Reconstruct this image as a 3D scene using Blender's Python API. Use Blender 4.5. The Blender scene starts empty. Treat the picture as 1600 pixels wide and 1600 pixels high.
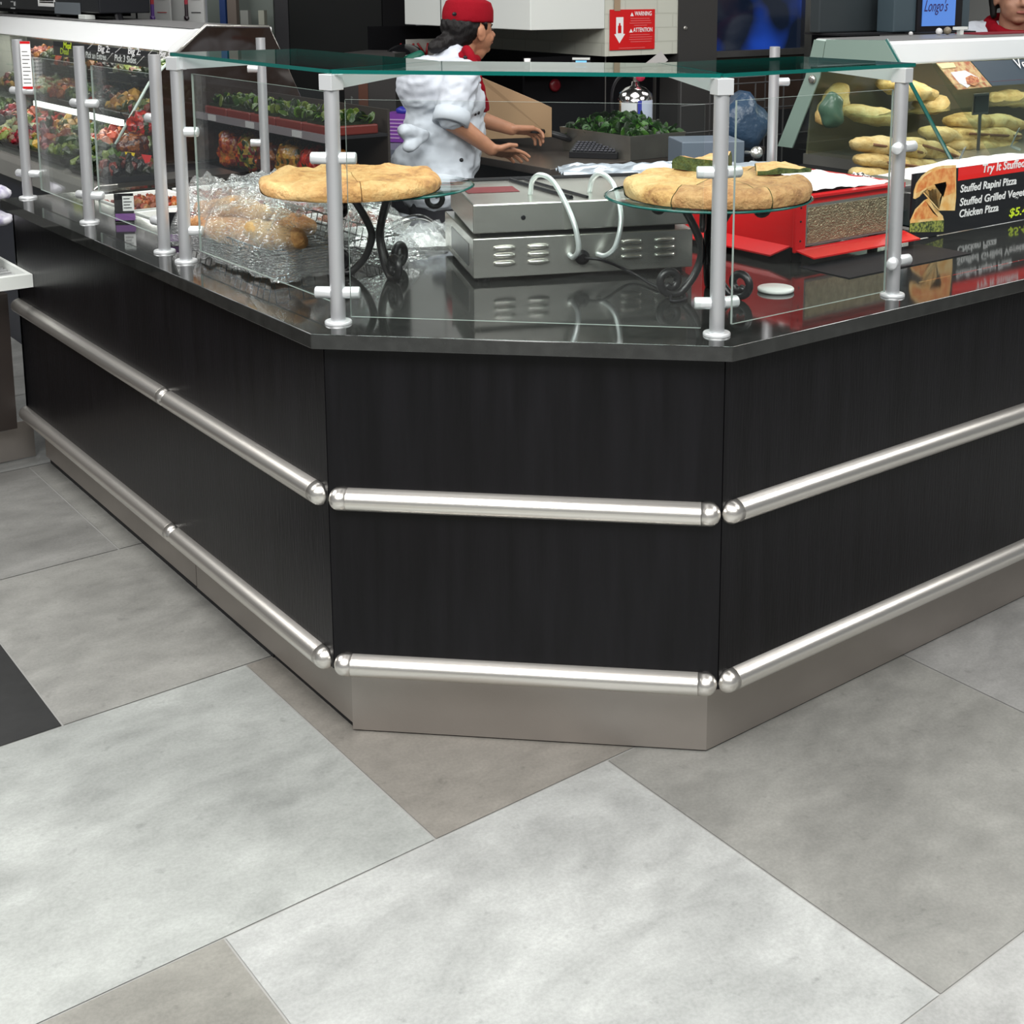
import bpy, bmesh, math, random
from mathutils import Vector, Matrix, noise, Euler
random.seed(7)
SC = bpy.context.scene
COL = SC.collection
R = math.radians
# ---------------------------------------------------------------- camera
CAM = Vector((-1.23223653, -1.81115277, 1.61492554))
RT = Vector((0.77954133, -0.62634189, 0.00333834))
FW = Vector((0.61685538, 0.76678813, -0.17755394))
UP = Vector((0.10864967, 0.14046991, 0.98410541))
F, PX, PY = 2080.778, 914.909, 350.675
cd = bpy.data.cameras.new('camera'); cam = bpy.data.objects.new('camera', cd); COL.objects.link(cam)
m = Matrix.Identity(4)
for i, c in enumerate((RT, UP, -FW)):
    for j in range(3): m[j][i] = c[j]
m.translation = CAM
cam.matrix_world = m
cd.sensor_width = 36; cd.lens = F/1600*36
cd.shift_x = (800-PX)/1600; cd.shift_y = (PY-800)/1600
cd.clip_start = .05; cd.clip_end = 60
SC.camera = cam
# ---------------------------------------------------------------- world, lights, exposure
w = bpy.data.worlds.new('world'); SC.world = w; w.use_nodes = True
w.node_tree.nodes['Background'].inputs[0].default_value = (.9, .95, 1, 1)
w.node_tree.nodes['Background'].inputs[1].default_value = .14
SC.view_settings.view_transform = 'Standard'; SC.view_settings.look = 'None'
SC.view_settings.gamma = 1; SC.view_settings.use_curve_mapping = False
SC.view_settings.exposure = 0.0
SC.cycles.transparent_max_bounces = 24
def area(name, loc, sx, sy, power, col=(1, .985, .965), tgt=None):
    l = bpy.data.lights.new(name, 'AREA'); l.shape = 'RECTANGLE'; l.size = sx; l.size_y = sy
    l.energy = power; l.color = col
    o = bpy.data.objects.new(name, l); COL.objects.link(o); o.location = loc
    if tgt is not None:
        o.rotation_euler = (Vector(tgt)-Vector(loc)).to_track_quat('-Z', 'Y').to_euler()
    return o
area('ceiling_lamp', (-1.9, -1.0, 3.25), 2.6, 2.6, 270)
area('ceiling_lamp', (-.2, -2.4, 3.25), 2.2, 2.2, 165)
area('ceiling_lamp', (1.2, 1.2, 3.25), 1.8, 1.8, 76)
area('ceiling_lamp', (-1.6, 3.2, 3.25), 1.8, 1.8, 130)
area('ceiling_lamp', (3.4, 3.0, 3.25), .8, .8, 9)
area('ceiling_lamp', (3.2, -1.4, 3.25), 1.6, 1.6, 90)
area('ceiling_lamp', (.6, 5.0, 3.25), 1.2, 2.0, 34)
area('ceiling_lamp', (4.6, 1.2, 3.25), 2.2, 1.0, 46)

def at(px, py, D=None, z=None, X=None, Y=None):
    d = RT*((px-PX)/F) + FW + UP*(-(py-PY)/F)
    if z is not None: t = (z-CAM.z)/d.z
    elif X is not None: t = (X-CAM.x)/d.x
    elif Y is not None: t = (Y-CAM.y)/d.y
    else: t = D
    return CAM + d*t
# ---------------------------------------------------------------- materials
MT = {}
def mat(name, col, rough=.5, metal=0, spec=.5, noise_amt=0, nscale=8, bump=0, bscale=60, stretch=(1, 1, 1),
        emit=None, estr=1, col2=None, trans=0, coat=0, aniso=0, attr=None):
    if name in MT: return MT[name]
    M = bpy.data.materials.new(name); M.use_nodes = True; nt = M.node_tree; b = nt.nodes['Principled BSDF']
    b.inputs['Base Color'].default_value = (*col, 1); b.inputs['Roughness'].default_value = rough
    b.inputs['Metallic'].default_value = metal; b.inputs['Specular IOR Level'].default_value = spec
    if coat: b.inputs['Coat Weight'].default_value = coat; b.inputs['Coat Roughness'].default_value = .05
    if trans: b.inputs['Transmission Weight'].default_value = trans
    if emit: b.inputs['Emission Color'].default_value = (*emit, 1); b.inputs['Emission Strength'].default_value = estr
    tc = nt.nodes.new('ShaderNodeTexCoord'); mp = nt.nodes.new('ShaderNodeMapping')
    mp.inputs['Scale'].default_value = stretch; nt.links.new(tc.outputs['Object'], mp.inputs[0])
    src = None
    if attr:
        a = nt.nodes.new('ShaderNodeVertexColor'); a.layer_name = attr; src = a.outputs[0]
        nt.links.new(src, b.inputs['Base Color'])
    if noise_amt or col2:
        n = nt.nodes.new('ShaderNodeTexNoise'); n.inputs['Scale'].default_value = nscale; n.inputs['Detail'].default_value = 6
        nt.links.new(mp.outputs[0], n.inputs['Vector'])
        if col2:
            r = nt.nodes.new('ShaderNodeValToRGB'); r.color_ramp.elements[0].position = .38; r.color_ramp.elements[1].position = .62
            r.color_ramp.elements[0].color = (*col, 1); r.color_ramp.elements[1].color = (*col2, 1)
            nt.links.new(n.outputs[0], r.inputs[0]); nt.links.new(r.outputs[0], b.inputs['Base Color'])
        else:
            mx = nt.nodes.new('ShaderNodeMix'); mx.data_type = 'RGBA'; mx.blend_type = 'MULTIPLY'; mx.inputs[0].default_value = 1
            mr = nt.nodes.new('ShaderNodeMapRange'); mr.inputs[1].default_value = .3; mr.inputs[2].default_value = .7
            mr.inputs[3].default_value = 1-noise_amt; mr.inputs[4].default_value = 1+noise_amt*.5
            nt.links.new(n.outputs[0], mr.inputs[0])
            if src: nt.links.new(src, mx.inputs[6])
            else: mx.inputs[6].default_value = (*col, 1)
            nt.links.new(mr.outputs[0], mx.inputs[7]); nt.links.new(mx.outputs[2], b.inputs['Base Color'])
    if bump:
        n2 = nt.nodes.new('ShaderNodeTexNoise'); n2.inputs['Scale'].default_value = bscale; n2.inputs['Detail'].default_value = 4
        nt.links.new(mp.outputs[0], n2.inputs['Vector'])
        bp = nt.nodes.new('ShaderNodeBump'); bp.inputs['Strength'].default_value = bump; bp.inputs['Distance'].default_value = .01
        nt.links.new(n2.outputs[0], bp.inputs['Height']); nt.links.new(bp.outputs[0], b.inputs['Normal'])
    MT[name] = M
    return M
def glass_mat(name, tint, refl=1.0, ior=1.45, rough=0.0, bump=0, haze=0):
    # thin sheet: both faces of a pane reflect by Schlick's law, the rest passes straight through
    M = bpy.data.materials.new(name); M.use_nodes = True; nt = M.node_tree; nt.nodes.clear()
    o = nt.nodes.new('ShaderNodeOutputMaterial'); mx = nt.nodes.new('ShaderNodeMixShader')
    t = nt.nodes.new('ShaderNodeBsdfTransparent'); g = nt.nodes.new('ShaderNodeBsdfGlossy'); f = nt.nodes.new('ShaderNodeLayerWeight')
    f.inputs['Blend'].default_value = .5
    p = nt.nodes.new('ShaderNodeMath'); p.operation = 'POWER'; p.inputs[1].default_value = 5.5
    r0 = ((ior-1)/(ior+1))**2*.8
    q = nt.nodes.new('ShaderNodeMath'); q.operation = 'MULTIPLY_ADD'; q.inputs[1].default_value = 1-r0; q.inputs[2].default_value = r0
    nt.links.new(f.outputs['Facing'], p.inputs[0]); nt.links.new(p.outputs[0], q.inputs[0])
    t.inputs[0].default_value = (*[c**.5 for c in tint], 1); g.inputs['Roughness'].default_value = rough
    g.inputs[0].default_value = (refl, refl, refl, 1)
    nt.links.new(q.outputs[0], mx.inputs[0]); nt.links.new(t.outputs[0], mx.inputs[1]); nt.links.new(g.outputs[0], mx.inputs[2])
    if haze:
        df = nt.nodes.new('ShaderNodeBsdfDiffuse'); df.inputs[0].default_value = (.9, .92, .93, 1); m3 = nt.nodes.new('ShaderNodeMixShader'); m3.inputs[0].default_value = haze
        nt.links.new(mx.outputs[0], m3.inputs[1]); nt.links.new(df.outputs[0], m3.inputs[2]); mx = m3
    nt.links.new(mx.outputs[0], o.inputs[0])
    if bump:
        n2 = nt.nodes.new('ShaderNodeTexNoise'); n2.inputs['Scale'].default_value = 45
        bp = nt.nodes.new('ShaderNodeBump'); bp.inputs['Strength'].default_value = bump; bp.inputs['Distance'].default_value = .02
        nt.links.new(n2.outputs[0], bp.inputs['Height']); nt.links.new(bp.outputs[0], f.inputs['Normal']); nt.links.new(bp.outputs[0], g.inputs['Normal'])
    MT[name] = M; return M
STEEL = mat('satin_rail_metal', (.76, .735, .69), .30, .93, bump=.04, bscale=300, stretch=(1, 1, 1))
POST = mat('anodised_post', (.56, .57, .585), .36, .7)
WHITEMETAL = mat('white_clamp', (.66, .68, .69), .35, .5)
KICK = mat('brushed_kick', (.42, .385, .355), .42, .9, noise_amt=.12, nscale=3, bump=.03, bscale=200)
PANEL = mat('dark_wood_laminate', (.0042, .0040, .0050), .30, 0, spec=.22, noise_amt=.5, nscale=9, stretch=(3, 3, .25), bump=.08, bscale=60)
SLAB = mat('charcoal_stone', (.019, .020, .019), .07, 0, spec=.65, noise_amt=.3, nscale=40)
STAIN = mat('stainless', (.60, .585, .545), .27, .85, noise_amt=.12, nscale=4)
DSTAIN = mat('dull_stainless', (.30, .30, .29), .35, 1, noise_amt=.2, nscale=6)
BLACK = mat('black_plastic', (.008, .008, .010), .35, spec=.3)
IRON = mat('black_iron', (.008, .008, .009), .35, 0)
DARK = mat('dark_cabinet', (.012, .012, .014), .5, spec=.25)
WHITE = mat('white_enamel', (.70, .73, .70), .35)
CANOPY = mat('white_canopy', (.88, .90, .90), .3, emit=(1, 1, .98), estr=.0)
PAPER = mat('white_paper', (.85, .85, .84), .7, bump=.3, bscale=20)
RED = mat('red_paint', (.56, .008, .010), .3, coat=.3)
REDFAB = mat('red_fabric', (.22, .002, .009), .85, spec=.15, bump=.15, bscale=200)
WCLOTH = mat('white_cotton', (.50, .535, .59), .8, bump=.1, bscale=250)
BCLOTH = mat('black_cotton', (.012, .012, .018), .8)
SKIN = mat('skin', (.40, .185, .105), .5, noise_amt=.12, nscale=30)
SKIN2 = mat('skin_pale', (.42, .215, .14), .5, noise_amt=.1, nscale=30)
HAIR = mat('black_hair', (.004, .003, .003), .55, spec=.25, bump=.3, bscale=150, stretch=(1, 1, .3))
CRUST = mat('baked_crust', (.33, .115, .03), .6, noise_amt=0, nscale=11, col2=(.64, .34, .11), bump=.9, bscale=34)
ROLL = mat('flour_roll', (.50, .33, .10), .7, nscale=6, col2=(.68, .52, .21), bump=.4, bscale=18)
GLASS = glass_mat('pane_glass', (.93, .965, .95))
TOPGLASS = glass_mat('shelf_glass', (.60, .74, .70), ior=1.5)
TINTED = glass_mat('tinted_end_glass', (.42, .37, .33), ior=1.45)
GRNGLASS = glass_mat('green_case_glass', (.80, .90, .86))
FILM = glass_mat('plastic_film', (.92, .95, .96), ior=2.2, rough=.08, bump=1.0, haze=.075)
GEDGE = mat('green_glass_edge', (.002, .085, .072), .15, emit=None)
GEDGE2 = mat('pale_glass_edge', (.20, .24, .22), .3)
CREAM = mat('painted_brick', (.55, .56, .49), .6, bump=.3, bscale=30)
GROUT = mat('grout', (.22, .22, .21), .8)
SCREENB = mat('blue_screen', (.02, .05, .2), .3, emit=(.13, .33, .85), estr=.65)
BROWN = mat('brown_panel', (.022, .015, .012), .5, noise_amt=.2, nscale=5)
CARD = mat('cardboard', (.34, .22, .12), .8, noise_amt=.1, nscale=4)
def crust(name, base, mid, dark, s1=7, s2=38, bd=.02, rough=.6):
    M = bpy.data.materials.new(name); M.use_nodes = True; nt = M.node_tree; b = nt.nodes['Principled BSDF']; b.inputs['Roughness'].default_value = rough
    tc = nt.nodes.new('ShaderNodeTexCoord')
    def nz(sc, det):
        n = nt.nodes.new('ShaderNodeTexNoise'); n.inputs['Scale'].default_value = sc; n.inputs['Detail'].default_value = det; n.inputs['Roughness'].default_value = .65
        nt.links.new(tc.outputs['Object'], n.inputs['Vector']); return n
    a = nz(s1, 8); c = nz(s2, 6)
    r = nt.nodes.new('ShaderNodeValToRGB'); e = r.color_ramp.elements; e[0].position = .36; e[0].color = (*dark, 1); e[1].position = .60; e[1].color = (*base, 1)
    k = e.new(.47); k.color = (*mid, 1)
    ad = nt.nodes.new('ShaderNodeMath'); ad.operation = 'MULTIPLY_ADD'; ad.inputs[1].default_value = .35; nt.links.new(c.outputs[0], ad.inputs[0])
    m2 = nt.nodes.new('ShaderNodeMath'); m2.operation = 'MULTIPLY'; m2.inputs[1].default_value = .65; nt.links.new(a.outputs[0], m2.inputs[0]); nt.links.new(m2.outputs[0], ad.inputs[2])
    nt.links.new(ad.outputs[0], r.inputs[0]); nt.links.new(r.outputs[0], b.inputs['Base Color'])
    bp = nt.nodes.new('ShaderNodeBump'); bp.inputs['Strength'].default_value = .8; bp.inputs['Distance'].default_value = bd
    nt.links.new(c.outputs[0], bp.inputs['Height']); nt.links.new(bp.outputs[0], b.inputs['Normal'])
    MT[name] = M; return M
CRUST = crust('baked_crust', (.76, .49, .21), (.60, .31, .10), (.26, .09, .025))
ROLL = crust('flour_roll', (.68, .55, .27), (.56, .39, .14), (.34, .19, .05), 6, 30, .012)
# ---------------------------------------------------------------- mesh helpers
def new(name, bm, mats, parent=None, smooth=False, bevel=0):
    me = bpy.data.meshes.new(name); bm.normal_update(); bm.to_mesh(me); bm.free()
    if not isinstance(mats, (list, tuple)): mats = [mats]
    for mm in mats: me.materials.append(mm)
    if smooth:
        for p in me.polygons: p.use_smooth = True
    o = bpy.data.objects.new(name, me); COL.objects.link(o)
    if bevel:
        md = o.modifiers.new('b', 'BEVEL'); md.width = bevel; md.segments = 2; md.limit_method = 'ANGLE'
    if parent: o.parent = parent; o.matrix_parent_inverse = parent_inv(parent)
    return o
def parent_inv(p):
    M = Matrix.Identity(4); q = p
    chain = []
    while q is not None:
        chain.append(q); q = q.parent
    for q in reversed(chain): M = M @ (q.matrix_parent_inverse @ Matrix.LocRotScale(q.location, q.rotation_euler, q.scale))
    return M.inverted()
def tag(o, label=None, cat=None, group=None, kind=None):
    if label: o['label'] = label
    if cat: o['category'] = cat
    if group: o['group'] = group
    if kind: o['kind'] = kind
    return o
def thing(name, label, cat, loc=(0, 0, 0), group=None):
    o = bpy.data.objects.new(name, None); COL.objects.link(o); o.location = loc; o.empty_display_size = .05
    return tag(o, label, cat, group)
def box(bm, x0, x1, y0, y1, z0, z1, M=None, mi=0):
    vs = [bm.verts.new(((M @ Vector((x, y, z))) if M else (x, y, z))) for x in (x0, x1) for y in (y0, y1) for z in (z0, z1)]
    for f in ((0, 1, 3, 2), (4, 6, 7, 5), (0, 4, 5, 1), (2, 3, 7, 6), (0, 2, 6, 4), (1, 5, 7, 3)):
        fc = bm.faces.new([vs[i] for i in f]); fc.material_index = mi
    return bm
def B(*a, M=None): return box(bmesh.new(), *a, M=M)
def prism(bm, pts, z0, z1, M=None, side=0, cap=0):
    T = (lambda v: M @ Vector(v)) if M else (lambda v: v)
    a = [bm.verts.new(T((p[0], p[1], z0))) for p in pts]; b = [bm.verts.new(T((p[0], p[1], z1))) for p in pts]
    n = len(pts)
    f = bm.faces.new(list(reversed(a))); f.material_index = cap
    f = bm.faces.new(b); f.material_index = cap
    for i in range(n):
        f = bm.faces.new((a[i], a[(i+1) % n], b[(i+1) % n], b[i])); f.material_index = side
    return bm
def frame_of(d):
    d = Vector(d).normalized(); u = Vector((0, 0, 1)) if abs(d.z) < .95 else Vector((1, 0, 0))
    x = u.cross(d).normalized(); y = d.cross(x); return x, y, d
def tube(bm, pts, r, seg=10, cap=True, flat=1):
    pts = [Vector(p) for p in pts]; rs = r if isinstance(r, (list, tuple)) else [r]*len(pts)
    rings = []; px = None
    for i, p in enumerate(pts):
        d = (pts[min(i+1, len(pts)-1)]-pts[max(i-1, 0)])
        if d.length < 1e-9: d = Vector((0, 0, 1))
        d.normalize()
        if px is None: x, y, _ = frame_of(d)
        else:
            x = px-d*px.dot(d)
            if x.length < 1e-6: x = frame_of(d)[0]
            x.normalize(); y = d.cross(x)
        px = x
        rings.append([bm.verts.new(p+(x*math.cos(2*math.pi*k/seg)*rs[i]+y*math.sin(2*math.pi*k/seg)*rs[i]*flat)) for k in range(seg)])
    for a, b in zip(rings, rings[1:]):
        for k in range(seg): bm.faces.new((a[k], a[(k+1) % seg], b[(k+1) % seg], b[k]))
    if cap:
        bm.faces.new(list(reversed(rings[0]))); bm.faces.new(rings[-1])
    return bm
def lathe(bm, prof, c=(0, 0, 0), seg=24, axis=None):
    c = Vector(c)
    X, Y, Z = (Vector((1, 0, 0)), Vector((0, 1, 0)), Vector((0, 0, 1))) if axis is None else frame_of(axis)
    rings = []
    for r, z in prof:
        rings.append([bm.verts.new(c+Z*z+X*r*math.cos(2*math.pi*k/seg)+Y*r*math.sin(2*math.pi*k/seg)) for k in range(seg)] if r > 1e-6 else [bm.verts.new(c+Z*z)])
    for a, b in zip(rings, rings[1:]):
        if len(a) == 1 and len(b) == 1: continue
        for k in range(seg):
            k2 = (k+1) % seg
            if len(a) == 1: bm.faces.new((a[0], b[k2], b[k]))
            elif len(b) == 1: bm.faces.new((a[k], a[k2], b[0]))
            else: bm.faces.new((a[k], a[k2], b[k2], b[k]))
    for q, rev in ((rings[0], True), (rings[-1], False)):
        if len(q) > 1: bm.faces.new(list(reversed(q)) if rev else q)
    return bm
def ico(bm, c, rad, sub=2, M=None):
    T = Matrix.Translation(c) @ (M or Matrix.Identity(4)) @ Matrix.Diagonal((*((rad,)*3 if isinstance(rad, (int, float)) else rad), 1))
    bmesh.ops.create_icosphere(bm, subdivisions=sub, radius=1, matrix=T)
    return bm
def capsule(bm, a, b, ra, rb, n=10):
    a = Vector(a); b = Vector(b); d = b-a; L = max(d.length, 1e-6)
    pts = []; rs = []
    for i in range(n+1):
        t = i/n*math.pi/2; pts.append(a-d/L*ra*math.cos(t)); rs.append(max(ra*math.sin(t), 1e-4))
    for i in range(n+1):
        t = i/n*math.pi/2; pts.append(b+d/L*rb*math.sin(t)); rs.append(max(rb*math.cos(t), 1e-4))
    tube(bm, pts, rs, 16)
def blob(name, fill, vox, mats, parent=None, smooth_it=3, disp=None):
    bm = bmesh.new(); fill(bm); me = bpy.data.meshes.new('t'); bm.normal_update(); bm.to_mesh(me); bm.free()
    o = bpy.data.objects.new('t', me); COL.objects.link(o)
    r = o.modifiers.new('r', 'REMESH'); r.mode = 'VOXEL'; r.voxel_size = vox
    s = o.modifiers.new('s', 'SMOOTH'); s.iterations = smooth_it; s.factor = .5
    dg = bpy.context.evaluated_depsgraph_get(); dg.update()
    me2 = bpy.data.meshes.new_from_object(o.evaluated_get(dg)); me2.name = name
    bpy.data.objects.remove(o)
    if disp:
        ns = [v.normal.copy() for v in me2.vertices]
        for v, n in zip(me2.vertices, ns): v.co += n*disp(v.co)
    me2.materials.clear()
    for mm in (mats if isinstance(mats, (list, tuple)) else [mats]): me2.materials.append(mm)
    for p in me2.polygons: p.use_smooth = True
    q = bpy.data.objects.new(name, me2); COL.objects.link(q)
    if parent: q.parent = parent; q.matrix_parent_inverse = parent_inv(parent)
    return q
def text(name, s, size, origin, xdir, ydir, m_, parent, shear=0, align='LEFT', ext=.0004, bold=0):
    cu = bpy.data.curves.new(name, 'FONT'); cu.body = s; cu.size = size; cu.extrude = ext; cu.shear = shear; cu.align_x = align
    cu.offset = bold; cu.resolution_u = 3
    o = bpy.data.objects.new(name, cu); COL.objects.link(o)
    dg = bpy.context.evaluated_depsgraph_get(); dg.update()
    me = bpy.data.meshes.new_from_object(o.evaluated_get(dg)); bpy.data.objects.remove(o)
    x = Vector(xdir).normalized(); y = Vector(ydir).normalized(); z = x.cross(y)
    M = Matrix((( x.x, y.x, z.x, origin[0]), (x.y, y.y, z.y, origin[1]), (x.z, y.z, z.z, origin[2]), (0, 0, 0, 1)))
    me.transform(M); me.materials.clear(); me.materials.append(m_)
    q = bpy.data.objects.new(name, me); COL.objects.link(q); q.parent = parent; q.matrix_parent_inverse = parent_inv(parent)
    return q
def copytree(o, parent=None):
    c = o.copy(); COL.objects.link(c)
    if parent: c.parent = parent
    for ch in o.children: copytree(ch, c)
    return c
def colored(bm, lay, faces, col):
    for f in faces:
        for l in f.loops: l[lay] = (*col, 1)
# ---------------------------------------------------------------- counter polygon helper (left face x=-o, right face y=-o, chamfer)
CA, CB = .5722, .5815
def corners(o):
    L = math.hypot(CA, CB); n0, n1 = -CB/L, -CA/L; c = n0*CA+o
    u = (c+n1*o)/n0; v = (c+n0*o)/n1     # u = along y on left face ; v = along x on right face
    return Vector((-o, u)), Vector((v, -o))
YL = 2.722          # far end of the left wing
XR = 2.95           # right wing goes on past the frame
# ================================================================ FLOOR
def build_floor():
    bm = bmesh.new(); lay = bm.loops.layers.color.new('tile')
    q = [bm.verts.new(v) for v in ((-6, -5, -.002), (9, -5, -.002), (9, 9, -.002), (-6, 9, -.002))]
    f = bm.faces.new(q); f.material_index = 1
    W, L, g = .85, .855, .0022
    rnd = random.Random(3)
    for r in range(-6, 10):
        y0 = .161+r*W
        off = -.009 if r % 2 == 0 else -.438
        for k in range(-7, 10):
            x0 = off+k*L
            b = .53+rnd.uniform(-.035, .045); wm = rnd.random()
            col = (b*.99, b*1.0, b*.985)
            if wm > .75: col = (b*.90, b*.895, b*.875)
            p = (x0+L/2, y0+W/2)
            def has(x, y): return x0 <= x < x0+L and y0 <= y < y0+W
            if has(-.60, 1.2): col = (.085, .092, .092)
            if has(.2, .3): col = (.46, .448, .422)
            if has(-.5, .6): col = (.545, .555, .545)
            if has(-.2, -.3): col = (.575, .585, .575)
            if has(-.6, .1): col = (.47, .465, .445)
            if has(.8, -.2): col = (.46, .458, .445)
            if has(1.4, -.1): col = (.48, .48, .47)
            if has(0, 1.3) or has(0, 2.3): col = (.50, .50, .485)
            vs = [bm.verts.new(v) for v in ((x0+g, y0+g, 0), (x0+L-g, y0+g, 0), (x0+L-g, y0+W-g, 0), (x0+g, y0+W-g, 0))]
            f = bm.faces.new(vs); colored(bm, lay, [f], col)
    M = bpy.data.materials.new('porcelain_tile'); M.use_nodes = True; nt = M.node_tree; b = nt.nodes['Principled BSDF']
    a = nt.nodes.new('ShaderNodeVertexColor'); a.layer_name = 'tile'
    tc = nt.nodes.new('ShaderNodeTexCoord')
    def nz(scale, detail, stretch, lo, hi, rg=(.35, .65), dist=0):
        mp = nt.nodes.new('ShaderNodeMapping'); mp.inputs['Scale'].default_value = stretch
        mp.inputs['Rotation'].default_value = (0, 0, .35)
        nt.links.new(tc.outputs['Object'], mp.inputs[0])
        n = nt.nodes.new('ShaderNodeTexNoise'); n.inputs['Scale'].default_value = scale; n.inputs['Detail'].default_value = detail
        n.inputs['Distortion'].default_value = dist; n.inputs['Roughness'].default_value = .62
        nt.links.new(mp.outputs[0], n.inputs['Vector'])
        r = nt.nodes.new('ShaderNodeMapRange'); r.inputs[1].default_value = rg[0]; r.inputs[2].default_value = rg[1]
        r.inputs[3].default_value = lo; r.inputs[4].default_value = hi; nt.links.new(n.outputs[0], r.inputs[0]); return r.outputs[0]
    def mul(x, y):
        k = nt.nodes.new('ShaderNodeMix'); k.data_type = 'RGBA'; k.blend_type = 'MULTIPLY'; k.inputs[0].default_value = 1
        nt.links.new(x, k.inputs[6]); nt.links.new(y, k.inputs[7]); return k.outputs[2]
    c = mul(a.outputs[0], nz(2.6, 9, (1, 1.4, 1), .74, 1.13, dist=.45))
    c = mul(c, nz(9, 8, (1, 1.6, 1), .88, 1.07))
    c = mul(c, nz(26, 4, (1, 1, 1), .80, 1.0, (.28, .38)))
    c = mul(c, nz(140, 2, (1, 1, 1), .90, 1.04))
    nt.links.new(c, b.inputs['Base Color'])
    b.inputs['Roughness'].default_value = .42; b.inputs['Specular IOR Level'].default_value = .35
    rr = nz(5, 4, (1, 1, 1), .34, .52); nt.links.new(rr, b.inputs['Roughness'])
    o = new('floor', bm, [M, GROUT]); tag(o, kind='structure')
build_floor()
bm = B(-6, 9, -5, 9, 3.3, 3.34); tag(new('ceiling', bm, mat('ceiling_dark', (.10, .10, .10), .8)), kind='structure')
# ================================================================ COUNTER
ctr = thing('service_counter', 'large dark wood-panelled service counter with angled corner and two rows of metal rails', 'counter', (0, 0, 0))
F1, F2 = corners(0)
th = .02
def wallpiece(name, p, q, z0, z1, t, m_, parent, bevel=0):
    p = Vector((p[0], p[1])); q = Vector((q[0], q[1])); d = (q-p).normalized(); n = Vector((-d.y, d.x))  # inward = left of p->q
    bm = bmesh.new(); prism(bm, [p, q, q+n*t, p+n*t], z0, z1); return new(name, bm, m_, parent, bevel=bevel)
# order so inward normal is on the left: go from far-left down to the corner then right
e = .0012
wallpiece('front_panel', (0, YL), F1+Vector((0, e)), .175, .889, th, PANEL, ctr)
d12 = (F2-F1).normalized()
wallpiece('front_panel', F1+d12*e, F2-d12*e, .175, .889, th, PANEL, ctr)
wallpiece('front_panel', F2+Vector((e, 0)), (XR, 0), .175, .889, th, PANEL, ctr)
K1, K2 = corners(-.0525)
ysm = at(308, 925, X=.0525).y
wallpiece('kick_plate', (.0525, YL), (.0525, ysm+.0015), .022, .20, .006, KICK, ctr)
wallpiece('kick_plate', (.0525, ysm-.0015), K1, .020, .20, .006, KICK, ctr)
wallpiece('kick_plate', K1, K2, .004, .20, .006, KICK, ctr)
wallpiece('kick_plate', K2, (XR, .0525), .004, .20, .006, KICK, ctr)
bm = bmesh.new(); G1, G2 = corners(-.062)
prism(bm, [(.062, YL-.01), G1, G2, (XR, .062), (XR, .10), G2+Vector((.05, .04)), G1+Vector((.04, .05)), (.10, YL-.01)], 0, .17)
new('plinth', bm, DARK, ctr)
# underside behind the kick
bm = bmesh.new(); U1, U2 = corners(-.001)
prism(bm, [(.001, YL), U1, U2, (XR, .001), (XR, .06), K2, K1, (.06, YL)], .176, .19)
new('plinth', bm, DARK, ctr).name = 'bottom_board'
# bumper rails
def rail(p, q, z, capa=True, capb=True):
    p = Vector((*p, z)); q = Vector((*q, z)); d = (q-p).normalized(); n = Vector((d.y, -d.x, 0))  # outward = right of p->q
    H, P, cl = .0245, .028, .040
    def prof(s):  # cross-section points, flattened half-ellipse, s = scale
        return [(P*math.cos(t)*s, H*math.sin(t)*s) for t in [(-math.pi/2)+math.pi*i/14 for i in range(15)]]
    def sweep(stations):
        bm = bmesh.new(); rings = []
        for t, s in stations:
            c = p+d*t; rings.append([bm.verts.new(c+n*a+Vector((0, 0, b))) for a, b in prof(max(s, .02))])
        for a, b in zip(rings, rings[1:]):
            for i in range(len(a)-1): bm.faces.new((a[i], a[i+1], b[i+1], b[i]))
            bm.faces.new((a[-1], a[0], b[0], b[-1]))
        bm.faces.new(rings[0]); bm.faces.new(list(reversed(rings[-1])))
        bmesh.ops.recalc_face_normals(bm, faces=bm.faces[:]); return bm
    L = (q-p).length
    o = new('bumper_rail', sweep([((cl if capa else 0), 1), (L-(cl if capb else 0), 1)]), STEEL, ctr, smooth=True)
    md = o.modifiers.new('e', 'EDGE_SPLIT'); md.split_angle = R(60)
    g = .0008
    rr = .022
    if capa: new('end_cap', sweep([(rr*(1-math.cos(a)), math.sin(a)*1.0) for a in [math.pi/2*i/8 for i in range(9)]]+[(cl-g, 1.0)]), STEEL, o, smooth=True)
    if capb: new('end_cap', sweep([(L-cl+g, 1.0)]+[(L-rr*(1-math.cos(a)), math.sin(a)) for a in [math.pi/2*(8-i)/8 for i in range(9)]]), STEEL, o, smooth=True)
yj = at(256, 620, X=-.018).y
for z in (.5598, .1878):
    yj = at(256, 620, X=-.018).y if z > .3 else at(268, 833, X=-.018).y
    A = F1+Vector((0, 0.006)); Bc = F2
    rail((0, YL-.005), (0, yj+.0015), z, False, True)
    rail((0, yj-.0015), (A.x, A.y+.004), z, False, True)
    rail(F1+d12*.002, F2-d12*.002, z)
    rail((F2.x+.001, 0), (XR, 0), z, True, False)
# countertop slab
S1, S2 = corners(.0344)
WX0, WY0, WX1, WY1 = .20, 1.83, .80, 2.66   # cold well opening in the left wing
bm = bmesh.new()
outer = [(-.0344, YL), (-.0344, S1.y), (S2.x, -.0344), (1.857, -.0344), (1.857, 1.02), (.86, 1.02), (.86, YL)]
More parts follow.
